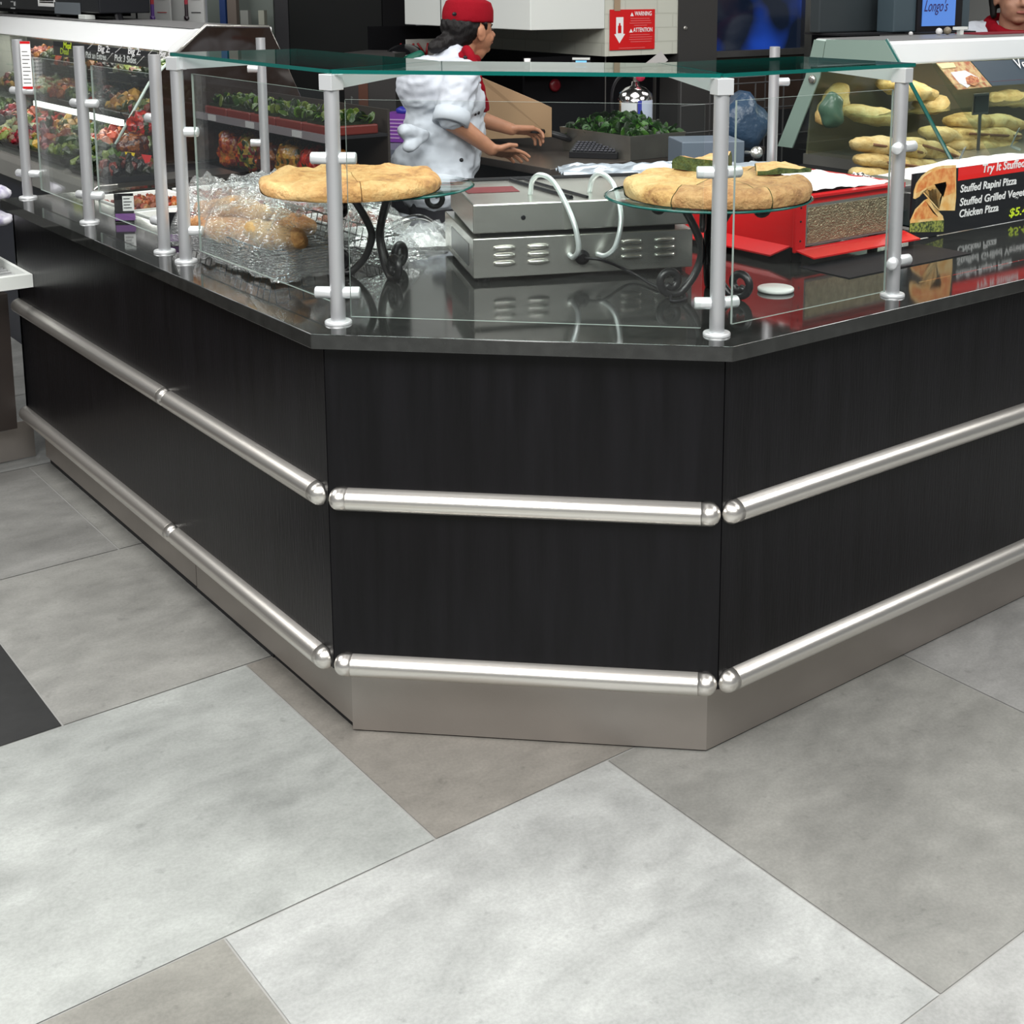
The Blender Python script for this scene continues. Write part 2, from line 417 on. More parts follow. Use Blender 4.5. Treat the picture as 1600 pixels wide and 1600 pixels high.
# build as pieces around the well
prism(bm, [(-.0344, WY0), (-.0344, S1.y), (S2.x, -.0344), (1.857, -.0344), (1.857, 1.02), (.86, 1.02), (.86, WY0)], .889, .92)
bmesh.ops.triangulate(bm, faces=[f for f in bm.faces if len(f.verts) > 4])
o = new('countertop', bm, SLAB, None, bevel=.002)
tag(o, 'polished charcoal stone worktop with angled corner on the dark counter', 'countertop')
bm = bmesh.new()
prism(bm, [(-.0344, YL), (-.0344, WY0+.0), (WX0, WY0+.0), (WX0, YL)], .889, .92)
box(bm, WX0, .86, WY1, YL, .889, .92); box(bm, WX1, .86, WY0, WY1, .889, .92)
new('worktop_strip', bm, SLAB, o, bevel=.0)
bm = bmesh.new(); box(bm, 1.857, XR, -.0344, .46, .889, .92)
new('worktop_strip', bm, SLAB, o, bevel=.0)
# black recessed mat near sign
bm = bmesh.new(); box(bm, 1.222, 1.709, .228, .393, .9203, .9222)
tag(new('counter_mat', bm, mat('black_mat', (.004, .004, .006), .6, spec=.2)), 'flat black rectangular mat on worktop in front of the red warmer', 'mat')
# interior body of counter
bm = bmesh.new(); box(bm, .06, .84, 1.0, YL-.02, .0, .60); box(bm, .62, 1.84, .30, 1.0, 0, .88)
new('cabinet_body', bm, DARK, ctr)
bm = bmesh.new(); box(bm, .84, .855, 1.0, YL-.02, .0, .888); box(bm, 1.0, 1.84, 1.0, 1.012, 0, .888)
new('back_panel', bm, DSTAIN, ctr)
bm = B(.0, .86, YL-.018, YL-.003, .2, .888); new('end_panel', bm, PANEL, ctr)

# ================================================================ SNEEZE GUARD POSTS, GLASS
def clamp(bm, c, d, L=.034, r=.0125):
    c = Vector(c); d = Vector(d).normalized(); tube(bm, [c, c+d*(L-.002), c+d*L], [r, r, r*.86], 16)
def make_post(x, y, top, label, clamps, arm=None, collar=False, r=.0155, base=.92):
    p = thing('glass_guard_post', label, 'post', (x, y, base), 'brushed metal glass guard posts')
    bm = bmesh.new(); tube(bm, [(x, y, base+.006), (x, y, top)], r, 28); new('tube', bm, POST, p, smooth=True).modifiers.new('e', 'EDGE_SPLIT').split_angle = R(50)
    bm = bmesh.new(); lathe(bm, [(0.028, 0), (.028, .004), (.0265, .006), (r, .0065), (0, .0065)], (x, y, base), 32)
    new('base_ring', bm, WHITEMETAL, p, smooth=True).modifiers.new('e', 'EDGE_SPLIT').split_angle = R(40)
    for (d, z) in clamps:
        d = Vector((*d, 0)).normalized(); bm = bmesh.new(); clamp(bm, Vector((x, y, z))+d*(r*.8), d)
        new('glass_clamp', bm, WHITEMETAL, p, smooth=True).modifiers.new('e', 'EDGE_SPLIT').split_angle = R(50)
    if collar:
        a = Vector((*arm, 0)).normalized(); ang = math.atan2(a.y, a.x)
        M = Matrix.Translation((x, y, 0)) @ Matrix.Rotation(ang, 4, 'Z')
        bm = bmesh.new(); box(bm, -.0175, .0175, -.0175, .0175, top, top+.032, M); new('collar', bm, WHITEMETAL, p, bevel=.001)
        bm = bmesh.new(); Lr = .26; prism(bm, [(.0176, .002), (.0176, .032), (Lr, .032), (Lr, .020), (Lr-.035, .018)], -.006, .006,
              M @ Matrix(((1, 0, 0, 0), (0, 0, 1, 0), (0, 1, 0, top), (0, 0, 0, 1))))
        bmesh.ops.recalc_face_normals(bm, faces=bm.faces[:])
        new('bracket_arm', bm, WHITEMETAL, p)
    return p
ZP = 1.4036
cd1 = Vector((d12.x, d12.y)); inn = Vector((-d12.y, d12.x))
ORD = ['far left post of the guard beside the red-bordered notice', 'second guard post from the left, in front of the salad case',
       'third guard post from the left, plain top, close beside the bracketed one']
for (x, y), lab in zip(((.044, 2.687), (.049, 2.111), (.054, 1.548)), ORD):
    make_post(x, y, 1.4343, 'brushed metal post, ' + lab, [((-.3, 1) if y > 1.6 else (-.2, 1), 1.27), ((.75, -.65), 1.27), ((.75, -.65), 1.0), ((-.3, 1), 1.0)] if y > 1.6 else [((-.2, 1), 1.27), ((-.2, 1), 1.0)])
make_post(.049, 1.394, ZP, 'brushed metal post with bracket at the left end of the glass shelf', [((.8, -.6), 1.25), ((.8, -.6), 1.0)], (.45, -.9), True)
Xd = Vector((.78, -.63))
make_post(.053, .605, ZP, 'brushed metal post with bracket at the left corner, in front of left pizza', [((-.55, .5), 1.265), (Xd, 1.265), ((-.55, .5), .985), (Xd, .985)], (.80, -.40+.65), True)
make_post(.052+.555, .052, ZP, 'brushed metal post with bracket at the right corner, in front of right pizza', [(-Xd, 1.25), ((1, -.25), 1.25), (-Xd, .985), ((1, -.25), .985)], (.25, .80), True)
make_post(1.164, .053, ZP, 'brushed metal post with bracket at the right end of the glass shelf', [((-.9, -.55), 1.26), ((.9, -.15), 1.26), ((-.9, -.55), 1.0), ((.9, -.15), 1.0)], (-.15, .9), True)
make_post(.745, 2.394, 1.434, 'brushed metal post at the back of the cold food well, behind left pizza', [((-.9, .5), 1.33), ((-.9, .5), 1.08)])
make_post(1.703, .943, 1.434, 'brushed metal post at the back of the worktop, behind the right pizza', [((.9, -.5), 1.33)])
def pane(name, label, p, q, z0, z1, t=.0055, edge=GEDGE2, face=GLASS, cat='glass pane', group='clear guard glass panes'):
    p = Vector(p); q = Vector(q); d = (q-p).normalized(); n = Vector((-d.y, d.x))
    bm = bmesh.new(); prism(bm, [p, q, q+n*t, p+n*t], z0, z1)
    for f in bm.faces:
        f.material_index = 0 if abs(f.normal.dot(Vector((*n, 0)))) > .9 else 1
    bm.normal_update()
    for f in bm.faces: f.material_index = 0 if abs(f.normal.dot(Vector((*n, 0)))) > .9 else 1
    o = new(name, bm, [face, edge]); return tag(o, label, cat, group)
ox = .076
pa = at(536, 147, X=.078)
pane('guard_pane', 'clear glass pane between the two left posts by the salad case', (.072, 2.64), (.072, 2.14), .95, 1.38)
pane('guard_pane', 'clear glass pane in front of the cold food well', (.072, 2.09), (.072, 1.58), .95, 1.38)
pane('guard_pane', 'clear glass pane in front of the bag of bread', (.072, 1.36), (.072, .655), .95, 1.395)
c1 = at(548, 495, z=.95); c2 = at(1095, 513, z=.95)
pane('guard_pane', 'clear glass pane across the angled corner in front of the grill', (c1.x, c1.y), (c2.x, c2.y), .95, 1.39)
c1 = at(1144, 507, z=.95); c2 = at(1383, 456, z=.95)
pane('guard_pane', 'clear glass pane in front of the white disc and red warmer', (c1.x, c1.y), (c2.x, c2.y), .95, 1.395)
pane('guard_pane', 'clear glass pane right of the right end post', (1.19, .015), (1.9, .015), .95, 1.395, edge=GLASS)
# glass overshelf in three pieces
def flat_glass(label, pts, z):
    bm = bmesh.new(); prism(bm, pts, z, z+.008, side=1, cap=0)
    return tag(new('glass_overshelf', bm, [TOPGLASS, GEDGE]), label, 'glass shelf', 'horizontal glass shelves over the guard')
zt = ZP+.0335
O1, O2 = corners(-.045); I1, I2 = corners(-.38)
g = .004
flat_glass('horizontal green-edged glass shelf over the bread bag', [(.045, 1.42), (.045, O1.y+g), (.39, I1.y+g), (.39, 1.42)], zt)
flat_glass('horizontal green-edged glass shelf across the angled corner', [(O1.x, O1.y-g), (O2.x-g, O2.y), (I2.x-g, I2.y), (I1.x, I1.y-g)], zt)
flat_glass('horizontal green-edged glass shelf over the red warmer', [(O2.x+g, .045), (1.20, .045), (1.20, .39), (I2.x+g, .39)], zt)
# red bordered notice hanging by the leftmost post
wx = RT.copy(); wx.z = 0; wx.normalize()
nt_ = thing('notice_strip', 'narrow white notice with red top and bottom bands beside the far left post', 'notice', tuple(at(44, 139, D=4.28)))
M = Matrix.Translation(at(44, 139, D=4.28)) @ Matrix.Rotation(math.atan2(wx.y, wx.x), 4, 'Z')
new('card', B(-.016, .016, -.001, .001, 0, .152, M=M), PAPER, nt_)

for z0_, z1_ in ((0, .008), (.144, .152)): new('border', B(-.016, .016, -.0016, -.001, z0_, z1_, M=M), RED, nt_)
bm = bmesh.new()
for i in range(9):
    box(bm, -.012, .012-.006*(i % 3 == 2), -.0015, -.001, .018+i*.0125, .0205+i*.0125, M)
new('print_lines', bm, DSTAIN, nt_)
# ================================================================ PANINI GRILL
ZC = .92
e1 = Vector((.501, -.216, 0)).normalized(); e2 = Vector((.396, .918, 0)).normalized(); e2 = (e2-e1*e2.dot(e1)).normalized()
GM = Matrix((( e1.x, e2.x, 0, .481), (e1.y, e2.y, 0, .737), (0, 0, 1, ZC), (0, 0, 0, 1)))
gr = thing('panini_grill', 'stainless double panini grill with louvred base, standing between the two pizza stands', 'grill', (.75, .80, ZC))
GL, GD = .545, .40
new('base', B(0, GL, 0, GD, .012, .107, M=GM), STAIN, gr, bevel=.002)
new('side_vent', B(-.001, 0.0005, .06, .30, .03, .085, M=GM), DSTAIN, gr)
for x in (.03, GL-.03):
    for y in (.03, GD-.03):
        bm = bmesh.new(); c = GM @ Vector((x, y, 0)); lathe(bm, [(.014, 0), (.016, .012)], c, 14); new('rubber_foot', bm, BLACK, gr)
new('grill_plate', B(.02, GL-.04, .02, GD-.03, .107, .119, M=GM), BLACK, gr)
bm = bmesh.new(); prism(bm, [(0, 0), (.535, 0), (.525, GD-.02), (.012, GD-.02)], .119, .188, M=GM); lid = new('lid', bm, STAIN, gr, bevel=.003)
bm = bmesh.new()
tube(bm, [GM @ Vector(v) for v in ((.245, .03, .191), (.20, .20, .191), (.165, GD-.05, .191))], .006, 6)
tube(bm, [GM @ Vector(v) for v in ((.285, .03, .191), (.24, .20, .191), (.205, GD-.05, .191))], .004, 6)
tube(bm, [GM @ Vector(v) for v in ((.01, GD-.03, .191), (.52, GD-.03, .191))], .006, 6)
new('lid_seam_bar', bm, BLACK, lid)
new('lid_decal', B(.02, .15, .17, .26, .1885, .1893, M=GM), mat('dark_red_decal', (.16, .02, .025), .4), lid)
bm = bmesh.new(); lathe(bm, [(.006, 0), (.005, .002), (0, .003)], GM @ Vector((.12, 0, .153)), 12, axis=-e2); new('screw', bm, BLACK, lid)
for xa in (.048, .130, .362, .447):
    for k in range(3):
        z = .083-k*.0185
        bm = bmesh.new()
        rings = []
        for i in range(9):
            t = i/8; x = xa+.052*t; s = math.sin(math.pi*min(max(t, .03), .97))**.25
            rings.append([bm.verts.new(GM @ Vector((x, -.0085*s*math.sin(a), z+.0068*s*math.cos(a)*(-1)))) for a in [math.pi*j/6 for j in range(7)]])
        for a, b in zip(rings, rings[1:]):
            for j in range(6): bm.faces.new((a[j], a[j+1], b[j+1], b[j]))
        bm.faces.new(rings[0]); bm.faces.new(list(reversed(rings[-1])))
        bmesh.ops.recalc_face_normals(bm, faces=bm.faces[:])
        new('louver', bm, STAIN, gr, smooth=True)
def arc_pts(ps, n=8):
    # catmull-rom
    ps = [Vector(p) for p in ps]; q = [ps[0]*2-ps[1]]+ps+[ps[-1]*2-ps[-2]]; out = []
    for i in range(1, len(q)-2):
        for k in range(n):
            t = k/n; a, b, c, d = q[i-1:i+3]
            out.append(.5*((2*b)+(c-a)*t+(2*a-5*b+4*c-d)*t*t+(3*b-a-3*c+d)*t**3))
    out.append(ps[-1]); return out
bm = bmesh.new(); tube(bm, arc_pts([GM @ Vector(v) for v in ((.165, .12, .188), (.166, .10, .225), (.180, .07, .243), (.205, .03, .225), (.232, -.03, .150), (.243, -.045, .085), (.238, -.02, .056), (.232, .0, .058))]), .0065, 10)
new('cable_conduit', bm, mat('pale_conduit', (.72, .76, .76), .3, .5), gr, smooth=True)
bm = bmesh.new(); tube(bm, arc_pts([GM @ Vector(v) for v in ((.315, .12, .188), (.318, .10, .225), (.333, .07, .240), (.352, .03, .215), (.352, -.03, .150), (.335, -.045, .085), (.315, -.03, .058), (.302, .0, .056))]), .0065, 10)
new('cable_conduit', bm, MT['pale_conduit'], gr, smooth=True)
bm = bmesh.new(); lathe(bm, [(.018, 0), (.018, .012), (.010, .018)], GM @ Vector((.262, 0, .052)), 16, axis=-e2)
new('power_inlet', bm, BLACK, gr)
bm = bmesh.new(); g0 = GM @ Vector((.264, -.018, .052))
cord = [g0, g0+Vector((.03, -.035, -.004)), at(985, 425, z=.935), at(1030, 450, z=.925), at(1062, 452, z=.925), at(1072, 466, z=.925), at(1050, 470, z=.925), at(1048, 455, z=.926)]
tube(bm, arc_pts(cord), .0038, 8); new('power_cord', bm, BLACK, gr, smooth=True)
# ================================================================ IRON STANDS AND PIZZAS
def scroll(bm, c, axis_out, z0, r, turns=1.3, rad=.006, up=1, start=0):
    o = Vector(axis_out).normalized(); pts = []
    for i in range(26):
        t = i/25; a = start+up*turns*2*math.pi*t; rr = r*(1-.62*t)
        pts.append(Vector(c)+o*math.cos(a)*rr+Vector((0, 0, math.sin(a)*rr)))
    tube(bm, pts, rad, 8)
def stand(cx, cy, zp, label, rot):
    s = thing('pizza_stand', label, 'stand', (cx, cy, ZC))
    for k in range(3):
        a = rot+k*2*math.pi/3; o = Vector((math.cos(a), math.sin(a), 0)); c = Vector((cx, cy, 0))
        h = zp-ZC-.012
        bm = bmesh.new()
        pts = [c+o*.088+Vector((0, 0, ZC+h)), c+o*.060+Vector((0, 0, ZC+h*.93)), c+o*.022+Vector((0, 0, ZC+h*.62)), c+o*.013+Vector((0, 0, ZC+h*.44)), c+o*.03+Vector((0, 0, ZC+h*.22)), c+o*.062+Vector((0, 0, ZC+.012)), c+o*.085+Vector((0, 0, ZC+.0075))]
        cc = c+o*.090+Vector((0, 0, ZC+.038))
        pts = arc_pts(pts, 6)
        for i in range(1, 22):
            t = i/21; an = -math.pi/2+t*1.45*2*math.pi*.8; rr = .0285*(1-.55*t)
            pts.append(cc+o*math.cos(an)*rr+Vector((0, 0, math.sin(an)*rr)))
        tube(bm, pts, .0092, 10); l = new('leg', bm, IRON, s, smooth=True)
        bm = bmesh.new(); a2 = a+math.pi/3; o2 = Vector((math.cos(a2), math.sin(a2), 0))
        pts = [c+o*.075+Vector((0, 0, zp-.014)), c+o2*.09+Vector((0, 0, zp-.014)), c+o2*.135+Vector((0, 0, zp-.014))]
        cc = c+o2*.137+Vector((0, 0, zp-.037))
        for i in range(1, 20):
            t = i/19; an = math.pi/2-t*1.2*2*math.pi; rr = .023*(1-.5*t)
            pts.append(cc+o2*math.cos(an)*rr+Vector((0, 0, math.sin(an)*rr)))
        tube(bm, pts, .0068, 8); new('top_scroll', bm, IRON, s, smooth=True)
    bm = bmesh.new(); rings = lathe(bm, [(.0, 0), (.10, 0), (.228, .001), (.235, .004), (.228, .007), (0, .007)], (cx, cy, zp-.007), 64)
    for f in bm.faces:
        if f.calc_center_median().xy.__sub__(Vector((cx, cy))).length > .226: f.material_index = 1
    new('glass_plate', bm, [GRNGLASS, GEDGE], s, smooth=True)
    return s
FILL = mat('green_filling', (.035, .06, .012), .7, nscale=60, col2=(.10, .13, .03), bump=.8, bscale=80)
def wedge(name, cx, cy, z, r, th_, a0, a1, mats, parent, seed=0, wob=.01, gap=.0018):
    # a slice of stuffed flatbread, rounded outer edge
    bm = bmesh.new(); na, nr = max(4, int((a1-a0)/.07)), 10
    prof_t = []
    for j in range(nr+1): prof_t.append((1-(1-j/nr)**1.6, 1))
    am = (a0+a1)/2; sh = Vector((math.cos(am), math.sin(am), 0))*gap
    def ptop(i, s):
        a = a0+(a1-a0)*i/na; ro = r*(1+wob*3*noise.noise((math.cos(a)*2+seed, math.sin(a)*2, 0)))
        q = Vector((cx+math.cos(a)*ro*s, cy+math.sin(a)*ro*s, 0))
        h = th_*(1 if s < .8 else math.sqrt(max(0, 1-((s-.8)/.2)**2))*.62+.38)
        h += noise.noise((q.x*14+seed, q.y*14, 3))*.013+noise.noise((q.x*40, q.y*40+seed, 1))*.007
        return q+sh+Vector((0, 0, z+h))
    ss = [0.02, .2, .4, .55, .68, .78, .85, .90, .94, .97, .99, 1.0]
    top = [[bm.verts.new(ptop(i, s)) for s in ss] for i in range(na+1)]
    bot = [[bm.verts.new(Vector((v.co.x-(0 if k < len(ss)-1 else 0), v.co.y, z))) if k < len(ss)-1 else bm.verts.new(Vector((cx+sh.x+(v.co.x-cx-sh.x)*.975, cy+sh.y+(v.co.y-cy-sh.y)*.975, z))) for k, v in enumerate(row)] for row in top]
    n = len(ss)
    for i in range(na):
        for k in range(n-1):
            bm.faces.new((top[i][k], top[i][k+1], top[i+1][k+1], top[i+1][k]))
            bm.faces.new((bot[i][k], bot[i+1][k], bot[i+1][k+1], bot[i][k+1]))
        bm.faces.new((top[i][-1], bot[i][-1], bot[i+1][-1], top[i+1][-1]))
        bm.faces.new((top[i][0], top[i+1][0], bot[i+1][0], bot[i][0]))
    for row_t, row_b in ((top[0], bot[0]), (top[-1], bot[-1])):
        for k in range(n-1):
            f = bm.faces.new((row_t[k], row_b[k], row_b[k+1], row_t[k+1])); f.material_index = 1
    bmesh.ops.recalc_face_normals(bm, faces=bm.faces[:])
    return new(name, bm, mats, parent, smooth=True)
def split(o):
    m_ = o.modifiers.new('e', 'EDGE_SPLIT'); m_.split_angle = R(55)
s1 = (.350, .955, 1.143)
stand(*s1, 'black iron scroll stand with a round glass plate, left of the grill', R(-95))
pz = thing('stuffed_pizza', 'round golden stuffed pizza cut in quarters on the left stand', 'pizza', (s1[0]-.03, s1[1], s1[2]))
c1p = at(549, 296, z=1.143)
fa = math.atan2(CAM.y-c1p.y, CAM.x-c1p.x)
for k in range(4):
    a = fa+R(6)+k*math.pi/2
    split(wedge('slice', c1p.x, c1p.y, 1.1445, .207, .036, a, a+math.pi/2, [CRUST, CRUST], pz, seed=k*0+2, gap=.0012))
c2p = at(1121, 305, z=1.15)
s2 = (c2p.x-.01, c2p.y+.02, 1.15)
stand(s2[0], s2[1], s2[2], 'black iron scroll stand with a round glass plate, right of the grill', R(-78))
pz = thing('stuffed_pizza', 'round stuffed pizza with darker right side on the right stand, topped by two loose slices', 'pizza', (c2p.x, c2p.y, 1.15))
fa = math.atan2(CAM.y-c2p.y, CAM.x-c2p.x)
CRUST2 = crust('pale_crust', (.72, .50, .22), (.58, .33, .11), (.30, .12, .035))
CRUST3 = crust('brown_crust', (.62, .38, .16), (.42, .21, .075), (.15, .055, .02))
for k in range(6):
    a = fa+R(33)+k*math.pi/3
    split(wedge('slice', c2p.x, c2p.y, 1.1515, .210, .040, a, a+math.pi/3, [CRUST3 if k in (0, 5, 1) else CRUST2, FILL], pz, seed=5, gap=.002))
for (px_, da, lab) in ((1098, 20, 'stuffed pizza slice with green filling lying on the left of the right pizza'), (1210, -30, 'flat stuffed pizza slice lying on the right of the right pizza')):
    c = at(px_, 268, z=1.193)
    q = thing('pizza_slice', lab, 'pizza slice', tuple(c))
    a = fa+R(180+da)
    split(wedge('crust', c.x-.1*math.cos(a)+.03, c.y-.1*math.sin(a)+.02, 1.194 if px_ < 1200 else 1.190, .15, .030 if px_ < 1200 else .016, a-R(30), a+R(30), [CRUST, FILL], q, seed=px_ % 7, gap=.0))
# ================================================================ WHITE DISC
c = at(1212, 455, z=ZC)
bm = bmesh.new(); lathe(bm, [(.038, 0), (.042, .003), (.042, .008), (.040, .010), (0, .0105)], (c.x, c.y, ZC), 40)
o = new('round_puck', bm, WHITE, None, smooth=True); split(o); tag(o, 'flat round white disc lying on the worktop right of the right pizza stand', 'disc')
# ================================================================ BREAD BASKET + BAG
bk = thing('wire_basket', 'low black wire basket under the bagged bread behind the left glass', 'basket', (.32, 1.32, ZC))
bx0, bx1, by0, by1 = .145, .47, 1.10, 1.68
bm = bmesh.new()
for z in (ZC+.005, ZC+.035, ZC+.065):
    k = (z-ZC)*.25
    tube(bm, [(bx0-k, by0-k, z), (bx1+k, by0-k, z), (bx1+k, by1+k, z), (bx0-k, by1+k, z), (bx0-k, by0-k, z)], .0028, 6)
n = 18
for i in range(n+1):
    y = by0+(by1-by0)*i/n
    for x, s in ((bx0, -1), (bx1, 1)): tube(bm, [(x, y, ZC+.004), (x+s*.016, y, ZC+.066)], .0014, 5)
    tube(bm, [(bx0, y, ZC+.004), (bx1, y, ZC+.004)], .0014, 5)
for i in range(10):
    x = bx0+(bx1-bx0)*i/9
    for y, s in ((by0, -1), (by1, 1)): tube(bm, [(x, y, ZC+.004), (x, y+s*.016, ZC+.066)], .0014, 5)
new('wire_frame', bm, IRON, bk)
def loaf(p, q, r, hz, label, m_=CRUST, name='bread_loaf', group=None, taper=.35, seed=0, cat='bread', slit=False):
    p = Vector(p); q = Vector(q); d = q-p; L = d.length; d.normalize(); bm = bmesh.new()
    x = Vector((0, 0, 1)).cross(d).normalized(); zz = d.cross(x)
    if zz.z < 0: zz = -zz
    rings = []; N = 18; S = 14
    for i in range(N+1):
        t = i/N; s = max(.03, math.sin(math.pi*min(1, max(0, t)))**taper); c = p+d*L*t
        ring = []
        for k in range(S):
            a = 2*math.pi*k/S; v = c+x*math.cos(a)*r*s+zz*math.sin(a)*hz*s
            v += (v-c)*.35*noise.noise(v*14+Vector((seed, 0, 0)))+(v-c)*.15*noise.noise(v*45)
            ring.append(bm.verts.new(v))
        rings.append(ring)
    for a, b in zip(rings, rings[1:]):
        for k in range(S): bm.faces.new((a[k], a[(k+1) % S], b[(k+1) % S], b[k]))
    bm.faces.new(list(reversed(rings[0]))); bm.faces.new(rings[-1])
    bmesh.ops.recalc_face_normals(bm, faces=bm.faces[:])
    o = new(name, bm, m_, None, smooth=True); tag(o, label, cat, group)
    if slit:
        bm = bmesh.new(); pts = [p+d*L*t+x*(-r*1.0*math.sin(math.pi*t)**taper)+zz*.002 for t in [.12+.76*i/10 for i in range(11)]]
        tube(bm, pts, .006, 6); new('filling', bm, mat('brown_filling', (.16, .07, .03), .7), o, smooth=True)
    return o
LC = crust('pale_loaf_crust', (.74, .46, .22), (.60, .26, .08), (.32, .10, .03), 10, 50)
for i, (a, b, r, hz, lab) in enumerate((
    ((296, 338, 1.005), (440, 372, 1.0), .045, .034, 'long golden loaf at the front of the plastic bag'),
    ((310, 318, 1.02), (392, 335, 1.03), .042, .034, 'golden loaf at the back left of the plastic bag'),
    ((385, 325, 1.03), (488, 350, 1.02), .045, .034, 'golden loaf at the back right of the plastic bag'),
    ((388, 350, 1.02), (476, 372, 1.02), .040, .034, 'browned loaf on the right inside the plastic bag'),
    ((340, 312, 1.05), (420, 326, 1.055), .040, .030, 'browned loaf on top inside the plastic bag'))):
    A_ = at(a[0], a[1], z=a[2])+Vector((0, 0, -.012)); B_ = at(b[0], b[1], z=b[2])+Vector((0, 0, -.012))
    loaf(A_, B_, r, hz, lab, LC if i != 3 and i != 4 else CRUST, seed=i, cat='bread')
# film draped over it
bm = bmesh.new(); NX, NY = 52, 84; grid = []
for i in range(NX+1):
    row = []
    for j in range(NY+1):
        u, v = i/NX, j/NY
        x = .095+.43*u; y = 1.005+.72*v
        ex = min(u, 1-u)*2; ey = min(v, 1-v)*2
        env = min(1, ex*2.6)*min(1, ey*4.0)
        z = .928+.150*env**.5
        x += .035*noise.noise((u*5, v*7, 3)); y += .03*noise.noise((u*6, v*7, 9))
        z += (.045*noise.noise((u*9, v*14, 1))+.022*noise.noise((u*24, v*34, 5)))*(0.3+.7*env)
        z = max(z, .924)
        row.append(bm.verts.new((x, y, z)))
    grid.append(row)
for i in range(NX):
    for j in range(NY): bm.faces.new((grid[i][j], grid[i+1][j], grid[i+1][j+1], grid[i][j+1]))
o = new('plastic_bread_bag', bm, FILM, None, smooth=True); tag(o, 'crumpled clear plastic bag around the loaves in the wire basket', 'plastic bag')
# clear crumpled bag and papers behind the left stand
def crumple(name, label, cat, c, sx, sy, h, m_, ang=0, n=22, amp=.02, seed=0, flat=.924, group=None):
    bm = bmesh.new(); g_ = []
    for i in range(n+1):
        row = []
        for j in range(n+1):
            u, v = i/n-.5, j/n-.5; x = u*sx; y = v*sy
            xr = x*math.cos(ang)-y*math.sin(ang); yr = x*math.sin(ang)+y*math.cos(ang)
            z = h*(1-(2*abs(u))**2)*(1-(2*abs(v))**2)+amp*noise.noise((u*7+seed, v*7, seed))+amp*.5*noise.noise((u*18, v*18+seed, 2))
            row.append(bm.verts.new((c[0]+xr+.4*amp*noise.noise((u*6, v*6, seed+4)), c[1]+yr, max(flat, c[2]+z))))
        g_.append(row)
    for i in range(n):
        for j in range(n): bm.faces.new((g_[i][j], g_[i+1][j], g_[i+1][j+1], g_[i][j+1]))
    o = new(name, bm, m_, None, smooth=True); return tag(o, label, cat, group)
c = at(650, 372, z=.93); crumple('white_paper_sheet', 'white paper sheet on the worktop left of the grill', 'paper', (c.x, c.y, .926), .34, .20, .004, PAPER, R(-35), amp=.006)
c = at(676, 362, z=.96); crumple('clear_plastic_bag', 'crumpled clear plastic bag beside the left end of the grill', 'plastic bag', (c.x, c.y, .93), .22, .24, .05, FILM, R(10), amp=.03, seed=3)
# tongs
tg = thing('serving_tongs', 'dark metal serving tongs arched on the papers left of the grill', 'tongs', tuple(at(640, 365, z=.93)))
for s in (0, 1):
    bm = bmesh.new(); P = [at(590, 372-s*8, z=.935), at(622, 352-s*8, z=.96+s*.01), at(655, 342-s*6, z=.975), at(680, 352-s*4, z=.96), at(697, 372-s*6, z=.94)]
    tube(bm, arc_pts(P), .006, 8, flat=.5); new('arm', bm, mat('dark_chrome', (.10, .10, .10), .2, .8), tg, smooth=True)
tg = thing('serving_tongs', 'thin steel tongs standing in the pan behind the left post', 'tongs', tuple(at(560, 340, z=.95)))
for s in (0, 1):
    bm = bmesh.new(); P = [at(545+s*5, 310, z=1.02), at(551+s*6, 328, z=.99), at(558+s*4, 345, z=.955)]
    tube(bm, arc_pts(P), .004, 8); new('arm', bm, STAIN, tg, smooth=True)
# ================================================================ COLD WELL (left wing)
wl = thing('cold_food_well', 'sunken steel food well in the left worktop holding trays', 'food well', (.5, 2.2, .75))
bm = bmesh.new(); box(bm, WX0, WX1, WY0, WY1, .74, .75); new('well_floor', bm, DSTAIN, wl)
bm = bmesh.new(); box(bm, WX0, WX0+.006, WY0, WY1, .75, .888); new('well_wall', bm, STAIN, wl)
bm = bmesh.new(); box(bm, WX1-.006, WX1, WY0, WY1, .75, .888); new('well_wall', bm, STAIN, wl)
bm = bmesh.new(); box(bm, WX0, WX1, WY1-.006, WY1, .75, .888); new('well_wall', bm, STAIN, wl)
bm = bmesh.new(); box(bm, WX0, WX1, WY0, WY0+.006, .75, .888); new('well_wall', bm, STAIN, wl)
PALS = {
 'pasta': [(.50, .16, .03), (.60, .28, .08), (.38, .08, .02), (.55, .35, .14)],
 'tomato': [(.55, .04, .02), (.62, .14, .03), (.45, .02, .02), (.10, .16, .04)],
 'green': [(.10, .20, .03), (.20, .30, .06), (.32, .38, .12), (.05, .11, .02)],
 'mixed': [(.30, .35, .10), (.55, .20, .05), (.55, .45, .18), (.35, .03, .05), (.08, .12, .03)],
 'potato': [(.62, .45, .15), (.70, .55, .25), (.50, .32, .10), (.20, .22, .05)],
 'beet': [(.30, .02, .08), (.45, .04, .10), (.15, .01, .05), (.40, .30, .20)],
 'olive': [(.06, .07, .03), (.10, .12, .04), (.03, .03, .03), (.35, .10, .05)],
 'slaw': [(.55, .58, .42), (.45, .50, .25), (.60, .62, .50), (.50, .25, .10)],
 'leaf': [(.06, .17, .02), (.11, .27, .04), (.04, .11, .015), (.18, .34, .06)],
}
FOODM = mat('prepared_food', (1, 1, 1), .4, attr='Col', bump=.2, bscale=120)
